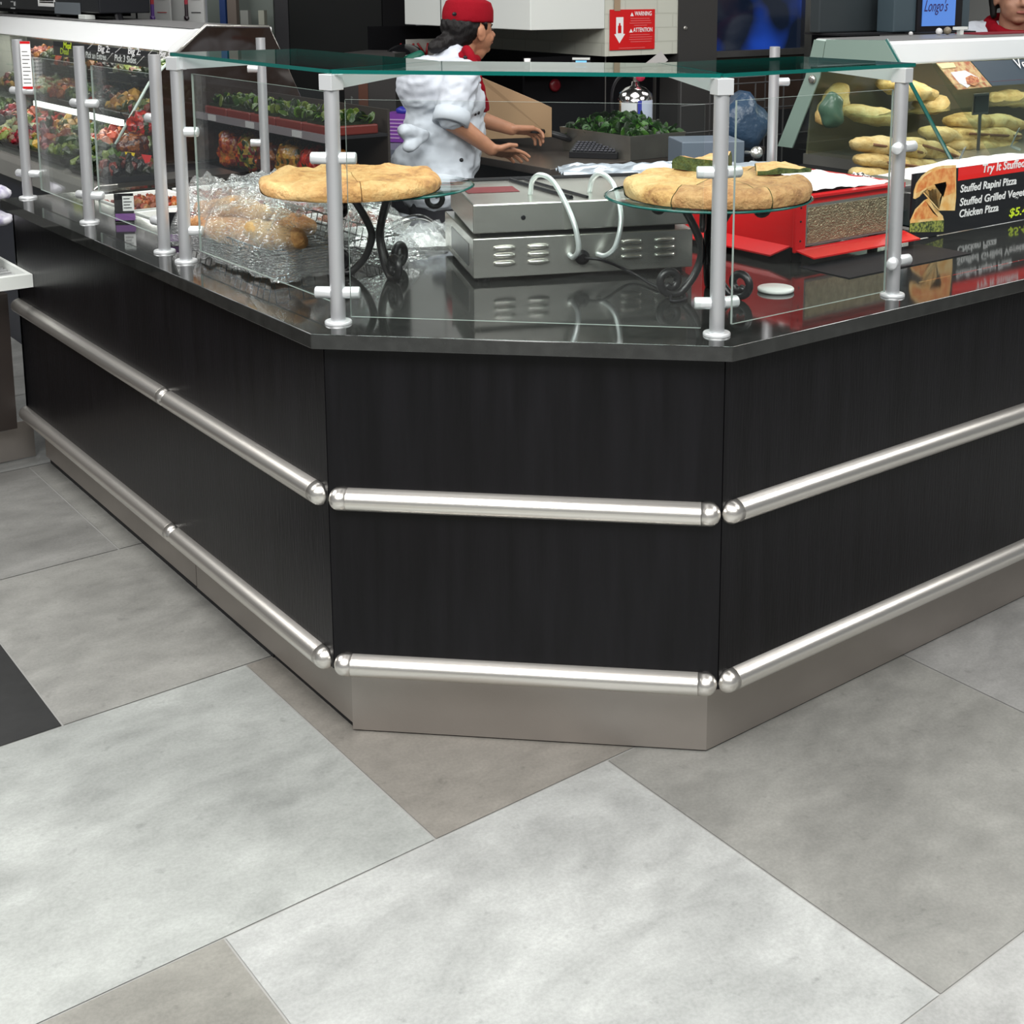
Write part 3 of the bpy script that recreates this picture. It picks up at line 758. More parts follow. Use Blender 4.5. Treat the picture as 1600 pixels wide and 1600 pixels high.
def heap(cx, cy, z, sx, sy, h, pal, n, seed, parent, label, size=.02, leafy=False, name='food', nocard=False):
    rnd = random.Random(seed); bm = bmesh.new(); lay = bm.loops.layers.color.new('Col')
    box(bm, cx-sx*.46, cx+sx*.46, cy-sy*.46, cy+sy*.46, z, z+h*.3); bm.faces.ensure_lookup_table(); colored(bm, lay, bm.faces, [c*.5 for c in pal[0]])
    for i in range(n):
        u, v = rnd.uniform(-1, 1), rnd.uniform(-1, 1); hh = h*(1-(.38 if leafy else .6)*max(abs(u), abs(v))**2)*rnd.uniform(.75, 1.05)
        s = size*rnd.uniform(.6, 1.25)
        k0 = len(bm.faces)
        Mx = Euler((rnd.uniform(0, 6), rnd.uniform(0, 6), rnd.uniform(0, 6))).to_matrix().to_4x4()
        if leafy: r_ = (s*1.3, s*.9, s*.12)
        else: r_ = (s*rnd.uniform(.7, 1.3), s*rnd.uniform(.5, .9), s*rnd.uniform(.35, .8))
        kq = .48 if leafy else .44; ico(bm, (cx+u*sx*kq, cy+v*sy*kq, z+hh), r_, 1, Mx)
        bm.faces.ensure_lookup_table(); c = rnd.choice(pal); b = rnd.uniform(.75, 1.15)
        colored(bm, lay, bm.faces[k0:], [min(1, q*b) for q in c])
    o = new(name, bm, FOODM, parent); o['kind'] = 'stuff'
    if label: o['label'] = label
    return o
def tray(cx, cy, z, sx, sy, h, pal, label, seed, group, m_=WHITE, hh=.04, n=70, size=.018, leafy=False, rot=0, cat='food tray', name='food_tray'):
    t = thing(name, label, cat, (cx, cy, z), group)
    bm = bmesh.new(); a, b = sx/2, sy/2; k = .012
    outer_ = [(cx-a, cy-b), (cx+a, cy-b), (cx+a, cy+b), (cx-a, cy+b)]
    def ring(inset, zz): return [bm.verts.new((cx+sx_*(a-inset), cy+sy_*(b-inset), zz)) for sx_, sy_ in ((-1, -1), (1, -1), (1, 1), (-1, 1))]
    rs = [ring(k, z), ring(.006, z+h), ring(0, z+h), ring(0, z+h-.004), ring(.010, z+h-.002), ring(k+.004, z+.004)]
    r0, r1, r2, r3, r4, r5 = rs
    bm.faces.new(list(reversed(r0)))
    for A_, B_ in ((r0, r3), (r3, r2), (r2, r4), (r4, r5)):
        for i in range(4): bm.faces.new((A_[i], A_[(i+1) % 4], B_[(i+1) % 4], B_[i]))
    bm.faces.new(r5); bmesh.ops.delete(bm, geom=r1, context='VERTS')
    new('pan', bm, m_, t)
    heap(cx, cy, z+.004, sx-.03, sy-.03, hh, pal, n, seed, t, None, size, leafy)
    return t
WP = mat('white_melamine', (.80, .81, .78), .3)
tray(.36, 2.46, .87, .26, .36, .045, PALS['pasta'], 'white edged pan of orange sliced food in the cold well near the salad case', 1, 'pans in the cold well', WP, hh=.040, n=140, size=.016)
tray(.64, 2.46, .87, .26, .36, .045, PALS['pasta'], 'white edged pan of orange food at the back of the cold well', 2, 'pans in the cold well', WP, hh=.040, n=140, size=.016)
tray(.36, 2.06, .87, .26, .36, .045, PALS['tomato'], 'pan of red and orange food in the cold well, nearest the bread bag', 3, 'pans in the cold well', WP, hh=.040, n=140, size=.016)
tray(.64, 2.06, .87, .26, .36, .045, PALS['tomato'], 'pan of bright red food at the back of the cold well, beside the back post', 4, 'pans in the cold well', WP, hh=.048, n=140, size=.018)
c = at(640, 352, z=.93)
tray(.62, 1.55, .921, .22, .26, .03, PALS['pasta'], 'white dish of red food behind the bread bag on the worktop', 5, None, WP, hh=.030, n=90, size=.016, cat='dish', name='food_dish')
PURP = mat('purple_label', (.20, .07, .28), .5)
for (px_, py_, d_, lab) in ((197, 347, 3.72, 'black card holder with white price card at the cold well by the second post'), (283, 380, 3.35, 'black card holder with white price card between the third and bracketed posts')):
    c = at(px_, py_, z=.921); h_ = thing('price_card', lab, 'price card', tuple(c), 'price cards of the cold well')
    M = Matrix.Translation(c) @ Matrix.Rotation(math.atan2(RT.y, RT.x)+.15, 4, 'Z')
    new('holder', B(-.030, .024, -.003, .003, .0, .085, M=M), BLACK, h_)
    new('card', B(-.006, .026, -.005, -.0035, .034, .078, M=M), PAPER, h_)
    new('label_strip', B(-.028, .028, -.0055, -.0035, .006, .026, M=M), PURP, h_)
    bm = bmesh.new()
    for i in range(4): box(bm, -.003, .020-.005*(i % 2), -.0058, -.0051, .042+i*.009, .0445+i*.009, M)
    new('print_lines', bm, DARK, h_)
# ================================================================ RED WARMER
rw = thing('red_warmer', 'red metal food warmer with wire mesh window and white paper on top', 'food warmer', (1.42, .62, ZC))
X0, X1, Y0, Y1 = 1.237, 1.62, .42, .86
bm = bmesh.new()
prism(bm, [(X0+.004, .04), (X0+.004, .158), (X0+.02, .166), (X1, .166), (X1, .04)], 0, Y1-Y0, Matrix(((1, 0, 0, 0), (0, 0, 1, Y0+.004), (0, 1, 0, ZC), (0, 0, 0, 1))))
bmesh.ops.recalc_face_normals(bm, faces=bm.faces[:])
new('body', bm, RED, rw, bevel=.003)
bm = bmesh.new(); box(bm, X0+.035, X1-.01, Y0-.004, Y0+.003, ZC+.044, ZC+.150); new('window_frame', bm, STAIN, rw)
bm = bmesh.new(); box(bm, X0+.042, X1-.017, Y0-.0055, Y0-.004, ZC+.050, ZC+.142)
MESHM = mat('brass_mesh', (.42, .37, .24), .35, .8, noise_amt=.35, nscale=90, bump=.6, bscale=220)
new('wire_mesh', bm, MESHM, rw)
bm = bmesh.new(); box(bm, X0-.006, X0+.036, Y0-.006, Y0+.0035, ZC+.030, ZC+.166); new('corner_plate', bm, RED, rw, bevel=.004)
for z in (.06, .11, .145): bm = bmesh.new(); lathe(bm, [(.003, 0), (.002, .002), (0, .0022)], (X0+.014, Y0-.006, ZC+z), 10, axis=(0, -1, 0)); new('rivet', bm, BLACK, rw)
def flange(name, pts, axis_pts):
    bm = bmesh.new(); prism(bm, pts, *axis_pts); return bm
bm = bmesh.new(); v = [(X0-.002, Y0-.002, ZC+.040), (X1+.05, Y0-.002, ZC+.040), (X1+.06, Y0-.050, ZC+.024), (X0-.002+.02, Y0-.050, ZC+.024)]
a_ = [bm.verts.new(q) for q in v]; b_ = [bm.verts.new((q[0], q[1], q[2]-.004)) for q in v]
bm.faces.new(a_); bm.faces.new(list(reversed(b_)))
for i in range(4): bm.faces.new((a_[i], b_[i], b_[(i+1) % 4], a_[(i+1) % 4]))
bmesh.ops.recalc_face_normals(bm, faces=bm.faces[:]); new('front_tray', bm, RED, rw)
bm = bmesh.new(); v = [(X0+.004, Y0+.02, ZC+.045), (X0+.004, Y1, ZC+.045), (X0-.035, Y1, ZC+.022), (X0-.035, Y0+.05, ZC+.022)]
a_ = [bm.verts.new(q) for q in v]; b_ = [bm.verts.new((q[0], q[1], q[2]-.004)) for q in v]
bm.faces.new(list(reversed(a_))); bm.faces.new(b_)
for i in range(4): bm.faces.new((a_[i], b_[i], b_[(i+1) % 4], a_[(i+1) % 4]))
bmesh.ops.recalc_face_normals(bm, faces=bm.faces[:]); new('side_tray', bm, RED, rw)
for x in (X0+.04, X1-.04):
    for y in (Y0+.03, Y1-.04): bm = bmesh.new(); lathe(bm, [(.014, 0), (.014, .042)], (x, y, ZC), 12); new('rubber_foot', bm, BLACK, rw)
bm = bmesh.new(); box(bm, X0+.02, X1+.02, Y0-.008, Y0+.02, ZC+.166, ZC+.172); box(bm, X1, X1+.05, Y0, Y1, ZC+.158, ZC+.172); new('top_rim', bm, RED, rw)
crumple('white_paper_liner', 'white paper sheet lying on top of the red warmer', 'paper', (1.45, .64, ZC+.175), .36, .40, .018, PAPER, 0, amp=.010, flat=ZC+.168, seed=6)
CHK = bpy.data.materials.new('checkered_paper'); CHK.use_nodes = True
ck = CHK.node_tree.nodes.new('ShaderNodeTexChecker'); ck.inputs['Scale'].default_value = 90; ck.inputs[1].default_value = (.85, .85, .83, 1); ck.inputs[2].default_value = (.01, .01, .01, 1)
tcc = CHK.node_tree.nodes.new('ShaderNodeTexCoord'); CHK.node_tree.links.new(tcc.outputs['Object'], ck.inputs[0]); CHK.node_tree.links.new(ck.outputs[0], CHK.node_tree.nodes['Principled BSDF'].inputs[0])
c = at(1345, 276, D=4.15); crumple('checkered_paper', 'black and white checkered wax paper behind the red warmer', 'paper', (c.x, c.y, c.z-.02), .10, .12, .03, CHK, .3, n=10, amp=.012, flat=.9)
bm = bmesh.new(); box(bm, c.x-.10, c.x+.22, c.y-.10, c.y+.12, .921, c.z-.026); tag(new('steel_riser', bm, DSTAIN, bevel=.004), 'low steel riser under the checkered paper behind the red warmer', 'riser')
# foil sheet behind the right pizza
c = at(1010, 262, D=3.7); 
bm = bmesh.new(); box(bm, c.x-.16, c.x+.40, c.y-.12, c.y+.10, .921, c.z-.03); tag(new('steel_riser', bm, DSTAIN, bevel=.004), 'steel box under the foil sheet behind the right pizza', 'riser')
FOIL = mat('grey_foil', (.42, .47, .53), .38, .7, bump=.5, bscale=14)
crumple('foil_sheet', 'crumpled grey foil sheet behind the right pizza', 'foil', (c.x+.10, c.y, c.z-.02), .64, .26, .014, FOIL, R(-32), n=30, amp=.022, seed=2, flat=c.z-.028)
# ================================================================ SIGN
SY = .446
sg = thing('menu_sign', 'black and red sign reading Try It Stuffed with pizza picture, right of the red warmer', 'sign', (2.05, SY, .922))
def sp(px_, py_, o=0): v = at(px_, py_, Y=SY-.006-o); return v
sx0 = at(1423, 300, Y=SY).x; sx1 = 2.62; sz0, sz1 = .922, 1.1065
new('board', B(sx0, sx1, SY-.005, SY, sz0, sz1), mat('sign_black', (.012, .013, .016), .35), sg)
rx0 = at(1495, 270, Y=SY).x; rz0 = at(1496, 282, Y=SY).z
new('red_band', B(rx0, sx1, SY-.0058, SY-.0048, rz0, sz1), mat('sign_red', (.80, .018, .016), .4), sg)
WT = mat('sign_white', (.85, .85, .85), .5); YT = mat('sign_yellow', (.62, .80, .03), .5)
def stext(s, px_, py_, hpx, m_, wpx=None, shear=.15):
    p = sp(px_, py_, .0005); sz = hpx/F*3.95*1.42
    q = text('lettering', s, sz, p, (1, 0, 0), (0, 0, 1), m_, sg, shear=shear, bold=.0006)
    if wpx:
        x1 = sp(wpx, py_).x; xs = [v.co.x for v in q.data.vertices]; k = (x1-p.x)/(max(xs)-p.x)
        for v in q.data.vertices: v.co.x = p.x+(v.co.x-p.x)*k
    return q
stext('Try It Stuffed', 1534, 270, 12.5, WT, 1601)
stext('Stuffed Rapini Pizza', 1500, 301, 11.5, WT, 1587)
stext('Stuffed Grilled Vegetable', 1499, 322, 11.5, WT, 1618)
stext('Chicken Pizza', 1498, 340, 11.5, WT, 1559)
stext('$5.4', 1576, 339, 13, YT, 1604)
def pic(pts, m_, o, name='pizza_picture'):
    bm = bmesh.new(); vs = [sp(*p_, o) for p_ in pts]; a_ = [bm.verts.new(v) for v in vs]; b_ = [bm.verts.new(v+Vector((0, .0003, 0))) for v in vs]
    bm.faces.new(a_); bm.faces.new(list(reversed(b_)))
    for i in range(len(a_)): bm.faces.new((a_[i], b_[i], b_[(i+1) % len(a_)], a_[(i+1) % len(a_)]))
    bmesh.ops.triangulate(bm, faces=[f for f in bm.faces if len(f.verts) > 4]); bmesh.ops.recalc_face_normals(bm, faces=bm.faces[:])
    return new(name, bm, m_, sg)
PT = mat('printed_pizza', (.70, .20, .05), .5, nscale=60, col2=(.85, .42, .14)); PTE = mat('printed_crust', (.80, .42, .12), .5, nscale=40, col2=(.88, .62, .28)); PTG = mat('printed_greens', (.03, .05, .02), .5, nscale=160, col2=(.35, .38, .08))
pic([(1427, 310), (1428, 298), (1432, 286), (1440, 275), (1451, 266), (1463, 260.5), (1474, 258.5), (1494, 258), (1494, 308), (1492, 329), (1467, 329), (1469, 310), (1475, 297), (1477, 287), (1462, 291), (1449, 295), (1441, 300), (1437, 307), (1430, 311)], PTE, .0002)
pic([(1431, 302), (1435, 288), (1444, 276), (1456, 268), (1472, 263), (1493, 262), (1492, 300), (1474, 308), (1479, 290), (1478, 284), (1460, 288), (1447, 293), (1440, 298)], PT, .0005)
pic([(1422, 345), (1430, 327), (1444, 313), (1450, 310), (1456, 318), (1462, 331), (1473, 337), (1475, 345), (1422, 349)], PTE, .0002)
pic([(1425, 342), (1433, 327), (1446, 314), (1452, 320), (1458, 333), (1466, 339), (1440, 343)], PT, .0005)
pic([(1421.5, 349), (1440, 347), (1456, 345), (1475, 344), (1474, 362), (1450, 362.5), (1421, 363)], PTG, .0004)
sgs = bmesh.new(); box(sgs, sx0+.1, sx0+.13, SY+.0005, SY+.06, .921, .924); box(sgs, sx0+.1, sx0+.13, SY+.0005, SY+.003, .924, 1.0); new('easel_foot', sgs, BLACK, sg)
# ================================================================ BACK ROOM SHELL
def solid(name, a, m_, label=None, cat=None, group=None, parent=None, bevel=0, kind=None):
    o = new(name, B(*a), m_, parent, bevel=bevel); return tag(o, label, cat, group, kind)
def brick_mat():
    M = bpy.data.materials.new('painted_blockwork'); M.use_nodes = True; nt = M.node_tree; b = nt.nodes['Principled BSDF']
    tc = nt.nodes.new('ShaderNodeTexCoord'); mp = nt.nodes.new('ShaderNodeMapping'); mp.inputs['Rotation'].default_value = (R(90), 0, 0)
    sx = nt.nodes.new('ShaderNodeSeparateXYZ'); ad = nt.nodes.new('ShaderNodeMath'); cb = nt.nodes.new('ShaderNodeCombineXYZ')
    nt.links.new(tc.outputs['Object'], sx.inputs[0]); nt.links.new(sx.outputs[0], ad.inputs[0]); nt.links.new(sx.outputs[1], ad.inputs[1])
    nt.links.new(ad.outputs[0], cb.inputs[0]); nt.links.new(sx.outputs[2], cb.inputs[1])
    br = nt.nodes.new('ShaderNodeTexBrick'); br.inputs['Scale'].default_value = 1; br.inputs['Brick Width'].default_value = .21; br.inputs['Row Height'].default_value = .07
    br.inputs['Mortar Size'].default_value = .004; br.inputs[1].default_value = (.54, .555, .48, 1); br.inputs[2].default_value = (.56, .575, .50, 1); br.inputs[3].default_value = (.50, .51, .44, 1)
    nt.links.new(cb.outputs[0], br.inputs[0]); nt.links.new(br.outputs[0], b.inputs['Base Color']); b.inputs['Roughness'].default_value = .55
    bp = nt.nodes.new('ShaderNodeBump'); bp.inputs['Strength'].default_value = .6; bp.inputs['Distance'].default_value = .008; bp.invert = True
    nt.links.new(br.outputs['Fac'], bp.inputs['Height']); nt.links.new(bp.outputs[0], b.inputs['Normal'])
    return M
BRK = brick_mat()
NEARBLACK = mat('near_black', (.004, .004, .005), .6, spec=.12)
bm = bmesh.new(); prism(bm, [(2.94, 3.23), (3.42, 3.23), (3.42, 3.38), (3.09, 3.38), (3.09, 4.45), (2.94, 4.45)], 1.268, 3.3)
tag(new('wall_back', bm, BRK), kind='structure')
solid('wall_niche', (2.35, 2.93, 4.46, 4.50, 0, 1.39), NEARBLACK, kind='structure')
solid('wall_recess', (2.935, 6.6, 4.5, 4.6, 0, 3.3), NEARBLACK, kind='structure')
solid('wall_side', (1.2, 1.3, 6.9, 9, 0, 3.3), BRK, kind='structure')
solid('wall_rear', (-2, 3.0, 8.4, 8.5, 0, 3.3), mat('rear_wall', (.30, .31, .30), .7), kind='structure')
solid('wall_right', (6.6, 6.7, -1, 4.6, 0, 3.3), mat('rear_wall', (.30, .31, .30), .7), kind='structure')
solid('trim_1', (3.42, 3.69, 3.22, 3.40, 0, 3.3), mat('grey_pillar', (.045, .044, .043), .4, spec=.3), kind='structure')
# hood
hd = thing('oven_hood', 'large white box hood projecting from the painted block wall above the cook', 'hood', (2.7, 3.8, 1.4))
bm = bmesh.new(); box(bm, 2.49, 2.939, 3.23, 4.35, 1.402, 2.3); new('hood_box', bm, WHITE, hd, bevel=.004)
bm = bmesh.new(); box(bm, 2.486, 2.49, 3.99, 3.994, 1.41, 2.3); new('panel_seam', bm, DSTAIN, hd)
# red warning sign on right face of the block wall
ws = thing('warning_sign', 'red extinguisher sign with white arrow on the white block wall', 'sign', (3.1, 3.22, 1.3))
WY = 3.223
def wp(px_, py_, o=0): return at(px_, py_, Y=WY-o)
a = wp(953, 80); b = wp(1023.5, 13)
new('plate', B(a.x, b.x, WY, WY+.004, a.z+.004, b.z-.004), mat('sign_red2', (.62, .012, .014), .4), ws)
wx = a.x; W_ = b.x-a.x; H_ = b.z-a.z
def wrect(u0, u1, v0, v1, name='print', m_=WT):
    new(name, B(wx+u0*W_, wx+u1*W_, WY-.0006, WY-.0001, a.z+v0*H_, a.z+v1*H_), m_, ws)
bm = bmesh.new()
pts = [(.13, .80), (.29, .80), (.29, .40), (.33, .40), (.205, .18), (.09, .40), (.13, .40)]
A_ = [bm.verts.new((wx+u*W_, WY-.0006, a.z+v*H_)) for u, v in pts]; bm.faces.new(A_); new('arrow', bm, WT, ws)
bm = bmesh.new(); box(bm, wx+.170*W_, wx+.245*W_, WY-.0010, WY-.0007, a.z+.42*H_, a.z+.60*H_); box(bm, wx+.19*W_, wx+.225*W_, WY-.0010, WY-.0007, a.z+.60*H_, a.z+.66*H_); new('extinguisher_icon', bm, RED, ws)
for u, v in ((.44, .82), (.42, .43)):
    bm = bmesh.new(); A_ = [bm.verts.new((wx+(u+q)*W_, WY-.0006, a.z+(v+r_)*H_)) for q, r_ in ((0, 0), (.08, 0), (.04, .09))]; bm.faces.new(A_); new('warning_triangle', bm, WT, ws)
for s_, u, v, w_ in (('WARNING', .54, .83, .38), ('ATTENTION', .51, .44, .43)):
    q = text('lettering', s_, .03, (wx+u*W_, WY-.001, a.z+v*H_), (1, 0, 0), (0, 0, 1), WT, ws, bold=.0004)
    xs = [p.co.x for p in q.data.vertices]; k = w_*W_/(max(xs)-min(xs)); x0_ = min(xs)
    for p in q.data.vertices: p.co.x = wx+u*W_+(p.co.x-x0_)*k
PINK = mat('faint_print', (.70, .16, .16), .5)
bm = bmesh.new()
for i, (u0, u1) in enumerate(((.45, .88), (.45, .90), (.43, .92), (.53, .82))): box(bm, wx+u0*W_, wx+u1*W_, WY-.0006, WY-.0001, a.z+(.755-.055*i)*H_, a.z+(.77-.055*i)*H_)
for i, (u0, u1) in enumerate(((.44, .88), (.43, .94), (.42, .94), (.45, .92))): box(bm, wx+u0*W_, wx+u1*W_, WY-.0006, WY-.0001, a.z+(.365-.055*i)*H_, a.z+(.38-.055*i)*H_)
box(bm, wx+.19*W_, wx+.78*W_, WY-.0006, WY-.0001, a.z+.055*H_, a.z+.068*H_)
new('small_print', bm, PINK, ws)
bm = bmesh.new(); box(bm, at(960, 12, Y=WY).x, at(969, 12, Y=WY).x, WY-.002, WY+.002, b.z-.01, b.z+.9)
tag(new('wall_conduit', bm, mat('tan_pipe', (.36, .26, .17), .6)), 'tan vertical strip rising from the red warning sign', 'pipe')
# oven window (right of pillar)
ov = thing('oven_window', 'wide metal framed dark oven window with painted blue reflection beyond the right bracket', 'window', (4.1, 3.38, 1.2))
a = at(1086, 82, Y=3.4); b = at(1256, 0, Y=3.4)
bm = bmesh.new(); box(bm, 3.69, 3.73, 3.36, 3.42, .92, 2.0); box(bm, 4.52, 4.58, 3.36, 3.42, .92, 2.0); box(bm, 3.73, 4.52, 3.36, 3.42, 1.228, 1.262)
box(bm, 3.73, 4.52, 3.36, 3.42, 1.60, 1.66)
new('frame', bm, DSTAIN, ov)
BW = bpy.data.materials.new('painted_blue_reflection'); BW.use_nodes = True; nt = BW.node_tree; bb = nt.nodes['Principled BSDF']; bb.inputs['Roughness'].default_value = .08; bb.inputs['Base Color'].default_value = (.004, .006, .012, 1)
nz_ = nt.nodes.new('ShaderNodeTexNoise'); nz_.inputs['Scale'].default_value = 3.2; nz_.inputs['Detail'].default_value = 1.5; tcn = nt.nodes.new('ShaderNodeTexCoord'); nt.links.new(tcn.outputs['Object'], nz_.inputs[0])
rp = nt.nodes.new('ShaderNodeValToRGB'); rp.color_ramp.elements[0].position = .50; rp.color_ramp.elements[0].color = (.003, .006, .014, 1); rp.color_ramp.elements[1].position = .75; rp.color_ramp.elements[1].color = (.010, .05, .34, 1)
nt.links.new(nz_.outputs[0], rp.inputs[0]); nt.links.new(rp.outputs[0], bb.inputs['Emission Color']); bb.inputs['Emission Strength'].default_value = 1.0  # screen reflection in the oven glass, painted as blue emissive noise
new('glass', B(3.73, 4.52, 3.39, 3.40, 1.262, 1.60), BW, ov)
new('lower_panel', B(3.73, 4.52, 3.38, 3.42, .92, 1.228), mat('dark_brown_metal', (.03, .017, .012), .4), ov)
bm = bmesh.new()
for i in range(2):
    q = at(1083+9*i, 64, Y=3.385); ico(bm, q, .010, 1)
bm.free()
bm = bmesh.new(); q = at(1071, 44, Y=3.219); lathe(bm, [(.012, 0), (.008, .006), (0, .007)], q, 12, axis=(0, -1, 0)); tag(new('bolt_head', bm, STAIN), 'small shiny bolt on the grey pillar', 'bolt')
# dark oven block and black cabinets behind the cook on the left
ck = thing('tall_oven', 'tall black oven cabinet behind the left end of the glass shelf', 'oven', (2.6, 5.6, 0))
for (xa, xb, mm) in ((430, 452, mat('grey_black_metal', (.025, .025, .028), .4, spec=.3)), (452, 598, mat('oven_black', (.006, .007, .007), .35, spec=.2)), (598, 634, NEARBLACK)):
    p = at(xa, 60, D=8); q = at(xb, 60, D=8); p.z = q.z = 0
    n_ = Vector((-(q-p).y, (q-p).x, 0)).normalized()
    bm = bmesh.new(); prism(bm, [p.xy, q.xy, (q+n_*.5).xy, (p+n_*.5).xy], 0, 2.6); new('door_panel' if mm is not NEARBLACK else 'side_panel', bm, mm, ck, bevel=.004)
p = at(325, 40, D=8.5); q = at(428, 40, D=8.3)
gl = thing('glass_cabinet', 'pale green glass door cabinet behind the deli case top', 'cabinet', (p.x, p.y, 0))
n_ = Vector((-(q-p).y, (q-p).x, 0)).normalized()
bm = bmesh.new(); prism(bm, [p.xy, q.xy, (q+n_*.1).xy, (p+n_*.1).xy], 0, 2.4); new('body', bm, mat('grey_green', (.20, .23, .21), .3), gl)
for xa, w_, cc in ((345, 9, (.01, .04, .16)), (357, 14, (.16, .13, .11)), (377, 12, (.26, .27, .25)), (405, 9, (.35, .36, .30))):
    p = at(xa, 60, D=8.2); q = at(xa+w_, 60, D=8.2); p.z = q.z = 0
    bm = bmesh.new(); prism(bm, [p.xy, q.xy, (q+n_*.03).xy, (p+n_*.03).xy], .9, 1.45 if xa > 370 else 1.9); new('shelf_item', bm, mat('it%d' % xa, cc, .5), gl)
# knife board
kb = thing('knife_board', 'pale board of red handled knives on the wall behind the cook', 'knife board', tuple(at(670, 80, D=7.3)))
c = at(664, 80, Y=4.43); ang = math.atan2(RT.y, RT.x); KM = Matrix.Translation(c)
new('board', B(-.115, .14, 0, .01, -.065, .066, M=KM), mat('pale_board', (.50, .50, .46), .6), kb)
for i, (x, t) in enumerate(((-.14, .5), (-.085, 0), (-.03, .55), (-.0, -.15), (.055, .55))):
    bm = bmesh.new(); z0 = .045; dx = t*.05
    tube(bm, [KM @ Vector((x-dx, -.02, z0)), KM @ Vector((x+dx, -.02, z0-.075))], [.008, .010], 8, flat=.6)
    k_ = new('knife_handle', bm, mat('red_handle', (.22, .004, .006), .4), kb, smooth=True)
    bm = bmesh.new(); tube(bm, [KM @ Vector((x+dx, -.02, z0-.075)), KM @ Vector((x+dx*2.6, -.02, z0-.19))], [.009, .002], 6, flat=.2); new('knife_blade', bm, STAIN, k_)
bm = bmesh.new(); q = at(633, 92, D=6.7); ico(bm, q, (.105, .105, .075), 3); solid('black_stand', (q.x-.05, q.x+.20, q.y-.03, q.y+.06, 0, q.z-.07), NEARBLACK, 'black stand under the glossy black bundle', 'stand')
o = new('black_sack', bm, mat('glossy_black', (.005, .005, .006), .12), None, smooth=True); tag(o, 'rounded glossy black bundle behind the cook back', 'bundle')
bm = bmesh.new(); capsule(bm, at(636, 98, D=6.6), at(656, 86, D=6.6), .034, .024); o = new('green_cloth', bm, mat('green_cloth', (.0, .12, .075), .5), None, smooth=True); tag(o, 'dark green cloth roll behind the cook shoulder', 'cloth')
# recess items under the block wall
solid('wall_panel', (2.55, 3.42, 3.36, 3.376, 0, 1.268), NEARBLACK, kind='structure'); 
bm = bmesh.new(); q = at(908, 96, D=6.35); KM = Matrix.Translation(q) @ Matrix.Rotation(ang, 4, 'Z')
tm = thing('digital_timer', 'small timer with pale blue screen below the block wall', 'timer', tuple(q))
new('case', B(-.045, .045, 0, .03, -.03, .020, M=KM), BLACK, tm, bevel=.003); new('top_edge', B(-.042, .042, -.003, .0, .008, .018, M=KM), WHITE, tm)
new('screen', B(-.026, .026, -.004, -.001, -.03, .004, M=KM), mat('pale_blue_screen', (.1, .3, .5), .3, emit=(.18, .50, .90), estr=.9), tm)
bm.free()
bm = bmesh.new(); lathe(bm, [(.012, 0), (.016, .05), (.013, .05), (.010, .01), (0, .01)], at(824, 108, Y=3.30), 16); tag(new('paper_cup', bm, PAPER, None, smooth=True), 'small white cup below the white hood', 'cup')
q = at(824, 108, Y=3.30); solid('thin_shelf', (q.x-.3, 2.93, 3.24, 3.345, q.z-.014, q.z-.001), NEARBLACK, 'thin black shelf under the white cup', 'shelf')
bm = bmesh.new(); lathe(bm, [(.032, 0), (.032, .012), (.02, .018), (0, .018)], at(866, 133, Y=3.358), 24, axis=(0, -1, 0)); tag(new('red_gauge', bm, mat('dark_red_plastic', (.12, .005, .01), .3), None, smooth=True), 'round dark red gauge on the wall behind the greens pan', 'gauge')
KM = Matrix.Translation(at(1023, 99, D=6.45)) @ Matrix.Rotation(ang, 4, 'Z') @ Matrix.Rotation(R(-38), 4, 'Y')
tag(new('leaning_card', B(-.06, .06, 0, .004, -.028, .028, M=KM), mat('grey_card', (.42, .41, .40), .6)), 'grey slanted card above the fire extinguisher', 'card')
q = at(1023, 112, D=6.47); solid('card_support', (q.x-.006, q.x+.006, q.y-.006, q.y+.006, .0, q.z), DSTAIN, 'thin dark upright under the grey slanted card', 'upright')
bm = bmesh.new(); q = at(946, 100, Y=3.30); tube(bm, [(q.x, q.y, 0), (q.x, q.y, 1.266)], .004, 8); tag(new('hanging_rod', bm, DSTAIN), 'thin vertical rod beneath the block wall corner', 'rod')
# black back counter volume & racks
# cardboard box
cb_ = thing('cardboard_box', 'large tilted brown cardboard box behind the cook forearms', 'box', tuple(at(800, 215, D=6)))
p0 = [at(x, y, D=d) for x, y, d in ((744, 218, 5.95), (744, 122, 5.95), (756, 123, 5.9), (862, 168, 5.55), (862, 214, 5.55))]
bm = bmesh.new(); A_ = [bm.verts.new(v) for v in p0]; off = Vector((.12, .24, 0)); B_ = [bm.verts.new(v+off) for v in p0]
bm.faces.new(A_); bm.faces.new(list(reversed(B_)))
for i in range(5): bm.faces.new((A_[i], B_[i], B_[(i+1) % 5], A_[(i+1) % 5]))
bmesh.ops.recalc_face_normals(bm, faces=bm.faces[:]); new('side_panels', bm, CARD, cb_)
